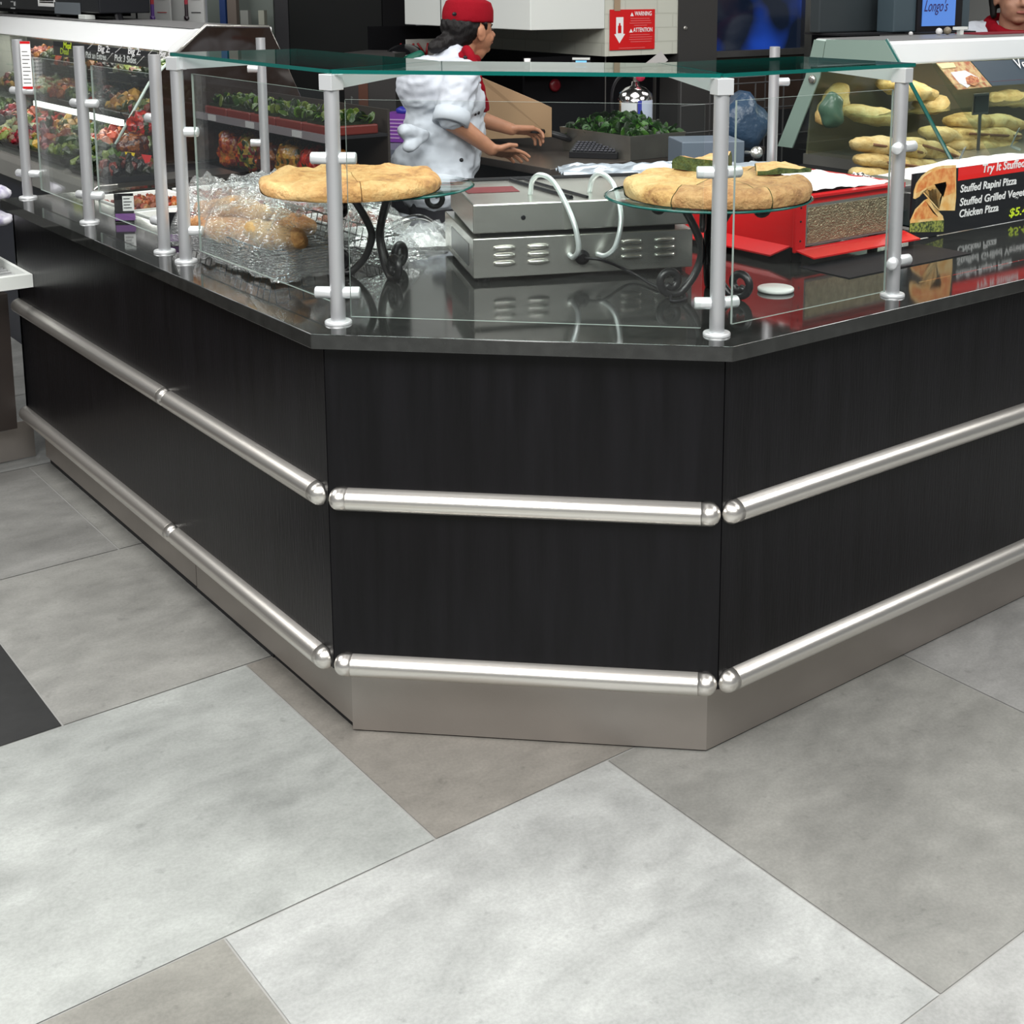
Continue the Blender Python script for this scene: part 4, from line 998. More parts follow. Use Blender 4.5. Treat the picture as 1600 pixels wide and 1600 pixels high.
# ================================================================ WORK TABLE WITH PAN, KEYPAD, EXTINGUISHER
wt = thing('work_table', 'steel topped work table behind the grill where the cook stands', 'table', (2.5, 2.6, 0))
new('table_top', B(1.822, 3.0, 2.20, 3.18, .888, .92), mat('brown_steel', (.20, .17, .15), .3, .8), wt, bevel=.002)
new('table_body', B(1.87, 2.96, 2.26, 3.15, .0, .888), NEARBLACK, wt)
PANS = mat('pan_steel', (.42, .41, .37), .33, .9, noise_amt=.2)
tray(2.36, 2.415, .9205, .30, .46, .10, PALS['leaf'], 'deep steel pan heaped with fresh green leaves on the work table', 11, None, PANS, hh=.150, n=620, size=.023, leafy=True, cat='pan', name='steel_pan')
kp = thing('keypad_terminal', 'black terminal with rows of keys in front of the pan of greens', 'keypad', tuple(at(945, 240, z=.93)))
c = at(944, 243, z=.921); KM = Matrix.Translation((c.x-.05, c.y-.01, .921)) @ Matrix.Rotation(R(-52), 4, 'Z')
bm = bmesh.new(); prism(bm, [(-.06, 0), (.06, 0), (.06, .055), (-.06, .025)], -.10, .10, M=KM @ Matrix(((0, 0, 1, 0), (1, 0, 0, 0), (0, 1, 0, 0), (0, 0, 0, 1))))
bmesh.ops.recalc_face_normals(bm, faces=bm.faces[:]); new('case', bm, BLACK, kp, bevel=.002)
bm = bmesh.new()
for i in range(11):
    for j in range(5):
        y = -.045+.09*j/4; z = .0255+(y+.06)*.25+.001
        box(bm, -.088+i*.0165, -.088+i*.0165+.011, y-.007, y+.007, z, z+.004, KM)
o = new('keys', bm, mat('grey_keys', (.10, .10, .12), .3), kp); o['kind'] = 'stuff'
fe = thing('fire_extinguisher', 'silver fire extinguisher with blue and white label behind the pan of greens', 'fire extinguisher', (2.62, 2.78, .92))
c = at(992, 230, D=5.75); cx_, cy_ = c.x, c.y
bm = bmesh.new(); lathe(bm, [(.072, 0), (.078, .01), (.078, .20), (.070, .235), (.045, .258), (.018, .268), (.016, .285), (0, .285)], (cx_, cy_, .9205), 32); new('tank', bm, mat('polished_steel', (.75, .74, .72), .12, 1), fe, smooth=True)
bm = bmesh.new(); tube(bm, [(cx_, cy_, 1.20), (cx_, cy_, 1.25)], .012, 10); tube(bm, [Vector((cx_, cy_, 1.235)), Vector((cx_, cy_, 1.245))+RT*.09], .006, 8, flat=.6); new('valve', bm, STAIN, fe, smooth=True)
bm = bmesh.new(); tube(bm, [Vector((cx_, cy_, 1.25)), Vector((cx_, cy_, 1.262))+RT*.075], .006, 8, flat=.6); new('squeeze_handle', bm, BLACK, fe, smooth=True)
bm = bmesh.new(); lathe(bm, [(.02, 0), (.02, .008), (0, .009)], Vector((cx_, cy_, 1.225))+RT*.02-FW*.015, 16, axis=-Vector((FW.x, FW.y, 0))); new('pressure_gauge', bm, mat('gauge_red', (.45, .02, .06), .4), fe, smooth=True)
def wrap(a0, a1, z0, z1, m_, nm):
    bm = bmesh.new(); r_ = .0788; prev = None
    for i in range(9):
        a = a0+(a1-a0)*i/8; v = [bm.verts.new((cx_+r_*math.cos(a), cy_+r_*math.sin(a), z)) for z in (z0, z1)]
        if prev: bm.faces.new((prev[0], v[0], v[1], prev[1]))
        prev = v
    new(nm, bm, m_, fe)
fc = math.atan2(-FW.y, -FW.x)
wrap(fc-.9, fc+.05, .94, 1.12, mat('white_label', (.6, .62, .64), .5), 'label_sheet'); wrap(fc+.1, fc+1.15, .94, 1.13, mat('label2', (.45, .5, .62), .5), 'label_sheet'); wrap(fc+.1, fc+.32, .94, 1.13, mat('blue_label', (.02, .03, .30), .5), 'label_sheet')
bm = bmesh.new(); tube(bm, arc_pts([(cx_, cy_, 1.22), Vector((cx_, cy_, 1.23))-RT*.06, Vector((cx_, cy_, 1.16))-RT*.10, Vector((cx_, cy_, 1.0))-RT*.095]), .007, 8); new('hose', bm, BLACK, fe, smooth=True)
# blue-black bag & appliance right of right corner post
c = at(1082, 243, D=4.9); KM = Matrix.Translation(c) @ Matrix.Rotation(ang+.2, 4, 'Z')
solid_ = new('slate_appliance', B(-.04, .20, 0, .2, .9215-c.z, .050, M=KM), mat('slate_metal', (.12, .15, .19), .4), None, bevel=.004); tag(solid_, 'slate grey appliance behind the right corner post', 'appliance')
bm = bmesh.new(); c = at(1160, 195, D=5.3); ico(bm, c, (.10, .10, .12), 3)
for v in bm.verts: v.co += v.normal*.03*noise.noise(v.co*14)
o = new('blue_bag', bm, mat('dark_blue_plastic', (.02, .045, .085), .3, bump=.8, bscale=25), None, smooth=True); tag(o, 'crumpled dark blue bag behind the glass right of the corner post', 'bag')
bm = bmesh.new(); lathe(bm, [(.022, 0), (.022, .01), (0, .012)], at(1182, 239, D=4.8), 20, axis=-FW+UP*.2); tube(bm, [at(1182, 239, D=4.8), at(1165, 238, D=4.85)], .006, 8); tag(new('metal_knob', bm, STAIN, None, smooth=True), 'round metal knob behind the right pizza', 'knob')
rk = thing('wire_rack', 'dark wire rack behind the glass beyond the pan of greens', 'rack', (3.3, 2.8, 0))
bm = bmesh.new()
for z in (.92, 1.05, 1.17): 
    for dy in (0, .3): tube(bm, [(3.05, 2.5+dy, z), (3.62, 2.5+dy, z)], .004, 6)
for x in (3.05, 3.24, 3.43, 3.62):
    for dy in (0, .3): tube(bm, [(x, 2.5+dy, .0), (x, 2.5+dy, 1.17)], .004, 6)
new('wire_frame', bm, mat('dull_wire', (.10, .10, .10), .4, .6), rk)

# ================================================================ DELI CASE (left)
dc = thing('deli_case', 'long glass fronted salad case with white canopy on the left', 'display case', (.9, 5.2, 0))
Y0c, Y1c = 3.62, 8.2
def xz(name, pts, y0, y1, m_, parent, bevel=0, side=None):
    bm = bmesh.new(); prism(bm, pts, y0, y1, M=Matrix(((1, 0, 0, 0), (0, 0, 1, 0), (0, 1, 0, 0), (0, 0, 0, 1))))
    bmesh.ops.recalc_face_normals(bm, faces=bm.faces[:]); return new(name, bm, m_, parent, bevel=bevel)
xz('end_base', [(.44, 0), (.985, 0), (.985, .82), (.44, .80)], 3.22, 3.60, mat('navy_panel', (.008, .010, .02), .4), dc)
xz('base', [(.44, 0), (1.60, 0), (1.60, .84), (.44, .80)], 3.60, Y1c, mat('navy_panel', (.008, .010, .02), .4), dc)
xz('bumper_ledge', [(.40, .785), (.40, .855), (.425, .872), (.50, .872), (.50, .80), (.44, .785)], 3.14, Y1c, STAIN, dc, .003)
xz('end_ledge', [(.50, .84), (.985, .84), (.985, .872), (.50, .872)], 3.14, Y0c, DSTAIN, dc)
xz('canopy', [(.895, 1.336), (.915, 1.328), (1.16, 1.335), (1.38, 1.40), (1.38, 1.425), (1.04, 1.425), (1.0, 1.418), (.925, 1.365)], Y0c+.005, Y1c, CANOPY, dc, .003)
xz('deck', [(.50, .86), (1.50, .86), (1.50, .885), (.50, .885)], Y0c, Y1c, mat('black_deck', (.02, .03, .03), .2), dc)
xz('back_wall', [(1.45, .885), (1.50, .885), (1.36, 1.40), (1.33, 1.40)], Y0c, Y1c, DSTAIN, dc)
xz('shelf', [(.76, 1.028), (1.43, 1.028), (1.43, 1.036), (.76, 1.036)], Y0c+.02, Y1c-2.2, GRNGLASS, dc)
xz('upper_shelf', [(.92, 1.165), (1.39, 1.165), (1.39, 1.172), (.92, 1.172)], Y0c+.02, Y1c-2.2, GRNGLASS, dc)
LEDM = mat('lamp_strip', (1, 1, 1), .5, emit=(1, .99, .93), estr=2.2)
xz('shelf_lamp', [(.742, 1.022), (.76, 1.022), (.76, 1.046), (.742, 1.046)], 3.77, 4.95, LEDM, dc)
xz('canopy_lamp', [(1.02, 1.318), (1.06, 1.318), (1.06, 1.327), (1.02, 1.327)], 3.8, 7.5, LEDM, dc)
xz('front_glass', [(.445, .873), (.453, .873), (.905, 1.330), (.897, 1.333)], Y0c+.01, Y1c, GLASS, dc)
xz('canopy_top', [(1.02, 1.4255), (1.38, 1.4255), (1.38, 1.4285), (1.02, 1.4285)], Y0c+.01, Y1c, mat('grey_top', (.20, .20, .20), .4), dc)
# tinted end panel
ep = thing('case_end_panel', 'dark tinted trapezoid glass end of the salad case with silver edge', 'end panel', (1.1, 3.6, .88))
epp = [(.601, .873), (.812, 1.208), (.918, 1.309), (1.069, 1.438), (1.354, 1.428), (1.40, 1.33), (1.567, .945), (1.58, .873)]
xz('tinted_glass', epp[1:]+[(.812, .873)], 3.598, 3.606, mat('brown_glass', (.022, .015, .012), .06, spec=.6), ep)
xz('clear_corner', [epp[0], epp[1], (.812, .873)], 3.599, 3.605, GLASS, ep)
bm = bmesh.new(); tube(bm, [(x, 3.602, z) for x, z in epp[2:5]], .008, 8); tube(bm, [(x, 3.602, z) for x, z in epp[4:7]], .004, 8)
new('silver_edge', bm, STAIN, ep, smooth=True)
bm = bmesh.new(); tube(bm, [(x, 3.602, z) for x, z in epp[0:3]], .006, 8); new('lit_edge', bm, mat('pale_green_edge', (.55, .66, .60), .3), ep, smooth=True)
# sign band
hb = thing('header_sign', 'black menu strip with white handwriting under the salad case canopy', 'sign', (.88, 4.2, 1.27))
def sd(px_, py_, o=0): return at(px_, py_, X=.870-o)
y_a, y_b = 5.0, 3.66
xz('strip', [(.868, 1.262), (.872, 1.262), (.876, 1.330), (.872, 1.330)], y_b, y_a, mat('sign_black', (.012, .013, .016), .35), hb)
for (s_, px_, py_, wpx, m_) in (('Big 2:', 153, 80, 172, WT), ('Big 2:', 200, 84, 220, WT), ('Big 3:', 249, 88, 268, WT), ('Pick an Entree', 134, 90, 166, WT), ('Pick 3 Sides', 179, 95, 213, WT), ('Meal', 99, 75, 112, YT), ('Deal', 94, 84, 108, YT)):
    o_ = sd(px_, py_, .004); e_ = sd(wpx, py_, .004)
    q = text('lettering', s_, .042, o_, (0, -1, 0), (0, 0, 1), m_, hb, bold=.0006, shear=.2)
    ys = [v.co.y for v in q.data.vertices]; y_0 = max(ys); k = (y_0-e_.y)/(y_0-min(ys))
    for v in q.data.vertices: v.co.y = o_.y+(v.co.y-y_0)*k
bm = bmesh.new()
for xa, ya, xb, yb in ((148, 66, 137, 76), (193, 71, 180, 82), (241, 76, 232, 85), (176, 83, 166, 95), (225, 88, 213, 101)):
    tube(bm, [sd(xa, ya, .003), sd(xb, yb, .003)], .0014, 5)
new('divider_strokes', bm, WT, hb)
# salad trays
rnd = random.Random(5)
rows = [('front row', .585, .886, .25, ['green', 'mixed', 'beet', 'slaw', 'olive', 'green', 'potato', 'mixed']),
        ('second row', .84, .886, .22, ['slaw', 'pasta', 'green', 'potato', 'tomato', 'mixed', 'beet', 'green']),
        ('lower shelf', .92, 1.037, .22, ['mixed', 'potato', 'olive', 'green', 'pasta', 'slaw', 'potato', 'mixed']),
        ('lower shelf back row', 1.18, 1.037, .22, ['green', 'slaw', 'mixed', 'potato', 'green', 'potato', 'olive', 'slaw']),
        ('upper shelf', 1.06, 1.173, .20, ['potato', 'green', 'slaw', 'olive', 'potato', 'mixed', 'green', 'pasta'])]
WORD = {'green': 'green leafy', 'mixed': 'mixed colourful', 'beet': 'dark red beet', 'slaw': 'pale creamy', 'olive': 'dark olive', 'potato': 'yellow', 'pasta': 'orange', 'tomato': 'red', 'leaf': 'green'}
NTH = ['nearest', 'second from', 'third from', 'fourth from', 'fifth from', 'sixth from', 'seventh from', 'eighth from']
sd_ = 20
for rn, xc, z, sx_, pals in rows:
    for k, pn in enumerate(pals):
        yc = 3.80+k*.285
        if rn in ('front row',) : yc += .02
        tray(xc, yc, z, sx_, .27, .025, PALS[pn], '%s salad tray, %s, %s the case end' % (WORD[pn], rn, NTH[k]), sd_, 'salad trays in the case', BLACK, hh=.080, n=84, size=.030, cat='salad tray', name='salad_tray'); sd_ += 1
tray(.57, 3.46, .8725, .24, .20, .02, PALS['green'], 'green salad tray on the case ledge, left of the pennant tags', 70, 'salad trays in the case', BLACK, hh=.10, n=80, size=.026, cat='salad tray', name='salad_tray')
tray(.57, 3.25, .8725, .24, .20, .02, PALS['olive'], 'dark olive salad tray at the near end of the case ledge', 71, 'salad trays in the case', BLACK, hh=.07, n=80, size=.024, cat='salad tray', name='salad_tray')
# wedge shaped tags
for i, (px_, py_, D_, cc, lab) in enumerate(((202, 245, 4.2, (.75, .55, .02), 'yellow pennant tag in the salad case, left of the bracketed post'), (228, 250, 4.2, (.55, .02, .02), 'red tag in the salad case beside the yellow pennant'), (76, 205, 5.4, (.60, .02, .05), 'round red item low in the salad case beside the second post'))):
    pass
def small(name, fn, m_, label, cat, group=None):
    bm = bmesh.new(); fn(bm); return tag(new(name, bm, m_, None, smooth=False), label, cat, group)
# things on top of the deli case
sc_ = thing('deli_scale', 'big black weighing machine with labels standing on the salad case', 'scale', (1.2, 5.9, 1.426))
new('body', B(1.10, 1.36, 4.98, 6.9, 1.462, 1.90), mat('scale_black', (.008, .009, .012), .35, spec=.3), sc_, bevel=.006)
new('foot_plate', B(1.12, 1.34, 5.2, 6.8, 1.442, 1.462), NEARBLACK, sc_)
for yf in (5.3, 5.8, 6.6):
    bm = bmesh.new(); lathe(bm, [(.012, 0), (.016, .015)], (1.16, yf, 1.429), 12); new('rubber_foot', bm, mat('grey_foot', (.4, .4, .4), .5), sc_)
def sticker(px0, py0, px1, py1, m_, nm):
    p = at(px0, py1, X=1.098); q = at(px1, py0, X=1.098)
    return new(nm, B(1.0965, 1.0985, min(p.y, q.y), max(p.y, q.y), min(p.z, q.z), max(p.z, q.z)), m_, sc_)
sticker(60, -12, 85, 9.5, PAPER, 'white_sticker'); sticker(86, 4.5, 125, 21, mat('grey_sticker', (.14, .16, .18), .4), 'grey_sticker')
for k in range(2): sticker(62, 0+k*3, 84, 1.3+k*3, mat('pink_print', (.55, .12, .12), .5), 'red_print')
for seg in ((17, 2, 23, 3.2), (22, 2, 23.5, 9), (17, 12, 23.5, 13.5), (1, 3, 2.2, 7)): sticker(*seg, mat('segment_white', (.6, .62, .62), .5), 'display_mark')
lg = thing('angled_stand', 'black slanted bracket at the right end of the weighing machine', 'bracket', (1.2, 4.7, 1.426))
bm = bmesh.new(); tube(bm, [at(173, -20, X=1.2), at(188, 33, X=1.2)], .02, 6, flat=.5); new('strut', bm, BLACK, lg)
bm = bmesh.new(); prism(bm, [(at(155, 12, X=1.25).y, 1.50), (at(172, 10, X=1.25).y, 1.505), (at(184, 30, X=1.25).y, 1.4265), (at(155, 26, X=1.25).y, 1.4265)], 1.25, 1.27, M=Matrix(((0, 0, 1, 0), (1, 0, 0, 0), (0, 1, 0, 0), (0, 0, 0, 1)))); bmesh.ops.recalc_face_normals(bm, faces=bm.faces[:]); new('steel_plate', bm, DSTAIN, lg)
bm = bmesh.new(); q = at(135, 33, X=1.1); box(bm, 1.08, 1.13, q.y-.05, q.y+.06, 1.429, 1.452); tag(new('white_adapter', bm, WHITE, bevel=.003), 'small white block on the salad case near the weighing machine', 'block')
# posters with thermometers
for xa, xb, cols, lab, bulb in ((216, 267, ((.40, .02, .03), (.09, .03, .22)), 'pale chart with red and violet thermometer behind the salad case', 0), (269, 320, ((.35, .01, .03), (.02, .01, .015)), 'pale chart with red and black thermometer behind the salad case', 1)):
    p = at(xa, 40, D=7.3); q = at(xb, 40, D=7.2); p.z = q.z = 0; d = (q-p).normalized(); a_ = math.atan2(d.y, d.x); L_ = (q-p).length
    ct = thing('temperature_chart', lab, 'poster', (p.x, p.y, 1.40), 'temperature charts'); KM = Matrix.Translation((p.x, p.y, 0)) @ Matrix.Rotation(a_, 4, 'Z')
    new('board', B(0, L_, 0, .01, 1.395, 1.75, M=KM), mat('chart_grey', (.46, .47, .46), .5), ct)
    new('dark_border', B(-.012, 0, -.002, .01, 1.395, 1.75, M=KM), BLACK, ct)
    bm = bmesh.new(); tube(bm, [KM @ Vector((L_*.48, -.004, 1.50)), KM @ Vector((L_*.48, -.004, 1.58))], .010, 8); new('thermometer_top', bm, mat('th%d' % bulb, cols[0], .4), ct)
    bm = bmesh.new(); tube(bm, [KM @ Vector((L_*.48, -.004, 1.43)), KM @ Vector((L_*.48, -.004, 1.50))], [.010, .010], 8); ico(bm, KM @ Vector((L_*.48, -.004, 1.428)), .017, 1); new('thermometer_bulb', bm, mat('tl%d' % bulb, cols[1], .4), ct)
    for k, zz in enumerate((1.56, 1.525, 1.455)):
        new('print_line', B(L_*.62, L_*.9, -.003, -.001, zz, zz+.004, M=KM), mat('rd_print', (.4, .05, .05), .5) if not bulb else DARK, ct)
# ================================================================ LOW MERCHANDISER BEHIND END PANEL
ms = thing('shelf_unit', 'dark open shelf unit with clear price strips in front of the dark end panel', 'shelf unit', (1.15, 3.0, 0))
MX0, MX1, MY0, MY1 = 1.0, 1.27, 2.45, 3.585
new('base', B(MX0+.01, MX1, MY0, MY1, 0, .80), NEARBLACK, ms); new('back_board', B(MX1-.01, MX1, MY0, MY1, .80, 1.16), mat('brown_black', (.020, .015, .012), .6), ms)
for z_ in (.828, 1.062):
    new('shelf', B(MX0+.005, MX1-.011, MY0, MY1, z_, z_+.010), DARK, ms)
    new('price_strip', B(MX0-.001, MX0+.004, MY0, MY1, z_-.008, z_+.022), mat('strip_grey', (.12, .11, .12), .2), ms)
    for y_ in (2.62, 3.02, 3.38): new('price_ticket', B(MX0-.0035, MX0-.001, y_, y_+.075, z_-.005, z_+.019), mat('ticket', (.30, .30, .30), .5), ms)
for k in range(5):
    yc = 2.57+k*.222
    t = thing('salad_punnet', 'red tray of lettuce on the upper shelf, %s the corner post' % (NTH[k] if k else 'nearest'), 'punnet', (1.13, yc, 1.073), 'lettuce punnets')
    new('tub', B(1.03, 1.23, yc-.105, yc+.105, 1.073, 1.108), mat('dark_red_tub', (.10, .012, .008), .4), t, bevel=.005)
    heap(1.13, yc, 1.108, .19, .20, .040, PALS['green'], 60, 80+k, t, None, .019, True)
BAGP = [PALS['pasta'], PALS['tomato'], PALS['potato'], [(.30, .10, .03), (.20, .06, .02), (.45, .25, .08)], PALS['mixed']]
SM = mat('shiny_food', (1, 1, 1), .25, attr='Col', bump=.6, bscale=50)
def snack(c, r, pal, seed, lab, grp):
    bm = bmesh.new(); lay = bm.loops.layers.color.new('Col'); rn_ = random.Random(seed)
    ico(bm, c, r, 4)
    for v in bm.verts:
        v.co += v.normal*.020*noise.noise(v.co*22+Vector((seed, 0, 0)))+v.normal*.006*noise.noise(v.co*70)
        v.co.z = max(v.co.z, c[2]-r[2]*.92)
    for f in bm.faces:
        t = noise.cell(f.calc_center_median()*55); colored(bm, lay, [f], [q_*(.8+.6*abs(noise.noise(f.calc_center_median()*60))) for q_ in pal[int(abs(t)*97) % len(pal)]])
    o = new('snack_bag', bm, SM, None, smooth=True); return tag(o, lab, 'bag', grp)
for k in range(6):
    yc = 2.56+k*.185
    snack((1.12, yc, .840+.085), (.065, .080, .092), BAGP[k % 5], k, '%s plump bag on the lower shelf, %s the corner post' % (['orange', 'red', 'yellow', 'brown', 'multicoloured', 'orange'][k], NTH[k] if k else 'nearest'), 'bags on the lower shelf')
for k, (px_, py_, Yq, rr_, pal, lab) in enumerate(((222, 195, 3.45, (.055, .05, .05), BAGP[1], 'red and pink wrapped pack high at the slanted case edge'), (210, 228, 3.42, (.06, .05, .055), BAGP[3], 'brown bag in the middle by the slanted case edge'), (228, 262, 3.40, (.05, .045, .06), [(.35, .30, .12), (.16, .10, .04)], 'khaki bag at the bottom by the third post'), (195, 270, 3.36, (.06, .05, .05), [(.04, .05, .12), (.08, .05, .12), (.02, .03, .03)], 'dark violet bag at the bottom left of the third post'))):
    c = at(px_, py_, Y=Yq); snack(tuple(c), rr_, pal, 40+k, lab, None)
c = at(225, 262, Y=3.42); z_b = .873
solid('bag_riser', (at(185, 280, Y=3.45).x, .99, 3.33, 3.52, .873, at(200, 285, Y=3.45).z), DARK, 'low dark riser carrying bags beside the shelf unit', 'riser')
for i, (px_, py_, mm, nm, lab) in enumerate(((203, 246, mat('tag_yellow', (.62, .46, .01), .5), 'pennant_tag', 'yellow pennant tag left of the third post'), (229, 250, mat('tag_red', (.50, .02, .02), .5), 'pennant_tag', 'red pennant tag right beside the third post'))):
    bm = bmesh.new(); P4 = [at(px_-8, py_-9, Y=3.30), at(px_+8, py_-7, Y=3.30), at(px_+3, py_+9, Y=3.30), at(px_-3, py_+9, Y=3.30)]
    A_ = [bm.verts.new(v) for v in P4]; B_ = [bm.verts.new(v+Vector((0, .003, 0))) for v in P4]; bm.faces.new(A_); bm.faces.new(list(reversed(B_)))
    for k in range(4): bm.faces.new((A_[k], B_[k], B_[(k+1) % 4], A_[(k+1) % 4]))
    x_ = at(px_, py_, Y=3.30).x; box(bm, x_-.002, x_+.002, 3.3032, 3.306, .873, at(px_, py_, Y=3.30).z)
    bmesh.ops.recalc_face_normals(bm, faces=bm.faces[:]); tag(new(nm, bm, mm), lab, 'tag')
# cartons behind the corner post
for i, (px_, py_, w_, h_, dd, m_, lab) in enumerate(((574, 168, .16, .17, 6.4, mat('carton_dark', (.022, .020, .019), .6), 'upper dark carton with pale lettering behind the left corner post'), (576, 205, .16, .10, 6.35, mat('carton_dark2', (.020, .017, .017), .6), 'dark carton with MIA lettering behind the left corner post'),
        (628, 205, .10, .10, 6.3, mat('carton_black', (.010, .010, .010), .5), 'plain black carton beside the purple carton'))):
    pass
cr = thing('carton_stack', 'dark carton with dim MIA lettering behind the left corner post', 'carton', (2.3, 3.45, .87))
p = at(540, 200, D=6.6); p.z = 0; KM = Matrix.Translation(p) @ Matrix.Rotation(ang-.25, 4, 'Z')
new('box', B(0, .27, 0, .3, 0, 1.28, M=KM), mat('carton_dark', (.020, .019, .018), .6), cr)
new('orange_patch', B(.075, .125, -.002, .0, .98, 1.26, M=KM), mat('dim_orange', (.07, .022, .010), .6), cr)
for z_ in (1.15, 1.03, .93):
    text('lettering', 'MIA', .055, KM @ Vector((.03, -.003, z_)), RT, (0, 0, 1), mat('dim_letters', (.07, .075, .07), .6), cr)
pc = thing('purple_carton', 'purple carton with white print and blue top left of the cook', 'carton', tuple(at(600, 235, D=6.0)))
p = at(599, 200, D=6.2); p.z = 0; KM = Matrix.Translation(p) @ Matrix.Rotation(ang-.25, 4, 'Z')
pz0, pz1 = at(600, 222, D=6.2).z, at(600, 177, D=6.2).z
new('box', B(0, .13, 0, .12, pz0, pz1, M=KM), mat('purple', (.16, .03, .28), .5), pc)
bm = bmesh.new(); ico(bm, KM @ Vector((.09, .05, pz1+.012)), (.045, .045, .022), 2); new('blue_top', bm, mat('deep_blue', (.02, .02, .30), .4), pc, smooth=True)
for k in range(6): new('print_line', B(.006, .12-.02*(k % 3), -.002, 0, pz1-.030-.017*k, pz1-.024-.017*k, M=KM), mat('lilac', (.42, .25, .50), .5), pc)
new('stand_block', B(-.02, .30, .0, .25, 0, pz0-.001, M=KM), NEARBLACK, pc)
c = at(598, 250, D=5.8); KM = Matrix.Translation((c.x, c.y, 0)) @ Matrix.Rotation(ang-.1, 4, 'Z')
tag(new('steel_bin', B(-.10, .10, .0, .25, 0, c.z+.045, M=KM), mat('slate_metal2', (.10, .11, .14), .35)), 'slate blue topped bin left of the cook', 'bin')
# ================================================================ BREAD CASE (right)
bc = thing('bread_case', 'glass bread case with white canopy on the right behind the menu sign', 'display case', (3.5, 1.4, 0))
XC0, XC1 = 3.045, 6.4
def yz(name, pts, x0, x1, m_, parent, bevel=0):
    bm = bmesh.new(); prism(bm, pts, x0, x1, M=Matrix(((0, 0, 1, 0), (1, 0, 0, 0), (0, 1, 0, 0), (0, 0, 0, 1))))
    bmesh.ops.recalc_face_normals(bm, faces=bm.faces[:]); return new(name, bm, m_, parent, bevel=bevel)
yz('base', [(.465, 0), (.465, .80), (1.0, .86), (2.02, .86), (2.02, 0)], 1.90, XC1, NEARBLACK, bc)
yz('inner_deck', [(.49, .80), (.49, .845), (1.25, .87), (1.25, .861), (1.0, .861)], 1.90, XC1, mat('teal_deck', (.10, .20, .24), .2), bc)
yz('bread_deck', [(1.25, .861), (1.25, .905), (2.02, .905), (2.02, .861)], 3.045, XC1, mat('deck_steel', (.35, .34, .31), .3, .8), bc)
yz('front_ledge', [(.462, .86), (.462, .919), (.475, .919), (.49, .86)], 1.862, XC1, DSTAIN, bc)
yz('side_ledge', [(.47, .862), (.47, .920), (2.02, .920), (2.02, .862)], 1.862, 1.898, STAIN, bc)
yz('canopy', [(1.596, 1.305), (1.60, 1.298), (1.80, 1.31), (1.98, 1.37), (1.98, 1.392), (1.66, 1.392), (1.60, 1.385)], XC0+.01, XC1, CANOPY, bc, .003)
yz('canopy_top', [(1.655, 1.3925), (1.98, 1.3925), (1.98, 1.395), (1.655, 1.395)], XC0+.02, XC1, mat('grey_top', (.20, .20, .20), .4), bc)
yz('canopy_lamp', [(1.72, 1.288), (1.76, 1.288), (1.76, 1.298), (1.72, 1.298)], XC0+.1, XC1, LEDM, bc)
yz('back_glass', [(2.005, .905), (2.015, .905), (1.978, 1.37), (1.970, 1.37)], XC0+.01, XC1, mat('olive_back', (.10, .085, .05), .4), bc)
yz('bread_shelf', [(1.66, 1.085), (1.99, 1.085), (1.99, 1.093), (1.66, 1.093)], XC0+.02, XC1, GRNGLASS, bc)
yz('front_glass', [(1.25, .905), (1.258, .905), (1.605, 1.298), (1.597, 1.298)], XC0+.30, XC1, GRNGLASS, bc)
be = thing('case_end_panel', 'clear green trapezoid glass end of the bread case with round bolts', 'end panel', (3.04, 1.6, .90))
bep = [(1.237, .922), (1.47, 1.237), (1.598, 1.402), (1.966, 1.392), (2.005, 1.233), (2.151, .922)]
yz('clear_glass', bep, 3.036, 3.044, GRNGLASS, be)
bm = bmesh.new(); tube(bm, [(3.04, y, z) for y, z in bep[0:3]], .0075, 6); new('green_edge', bm, GEDGE, be)
yz('frosted_strip', [(2.155, .925), (2.07, .925), (1.93, 1.233), (1.905, 1.385), (1.966, 1.39), (2.008, 1.233)], 3.028, 3.035, mat('frosted_green', (.22, .30, .26), .35), be)
yz('frosted_top', [(1.515, 1.295), (1.598, 1.400), (1.90, 1.392), (1.915, 1.30)], 3.028, 3.035, MT['frosted_green'], be)
bm = bmesh.new(); lathe(bm, [(.020, 0), (.018, .008), (.012, .012), (0, .013)], (3.027, 1.965, 1.225), 20, axis=(-1, 0, 0)); new('round_bolt', bm, STAIN, be, smooth=True)
ld = bpy.data.lights.new('bread_case_lamp', 'AREA'); ld.shape = 'RECTANGLE'; ld.size = 2.2; ld.size_y = .1; ld.energy = 5; ld.color = (1, .93, .78); lo = bpy.data.objects.new('bread_case_lamp', ld); COL.objects.link(lo); lo.location = (4.3, 1.74, 1.285)
ld = bpy.data.lights.new('deli_case_lamp', 'AREA'); ld.shape = 'RECTANGLE'; ld.size = .1; ld.size_y = 3.4; ld.energy = 9; ld.color = (1, .97, .90); lo = bpy.data.objects.new('deli_case_lamp', ld); COL.objects.link(lo); lo.location = (1.04, 5.5, 1.315)
ld = bpy.data.lights.new('deli_shelf_lamp', 'AREA'); ld.shape = 'RECTANGLE'; ld.size = .06; ld.size_y = 3.0; ld.energy = 5; ld.color = (1, .97, .90); lo = bpy.data.objects.new('deli_shelf_lamp', ld); COL.objects.link(lo); lo.location = (.78, 5.2, 1.024)
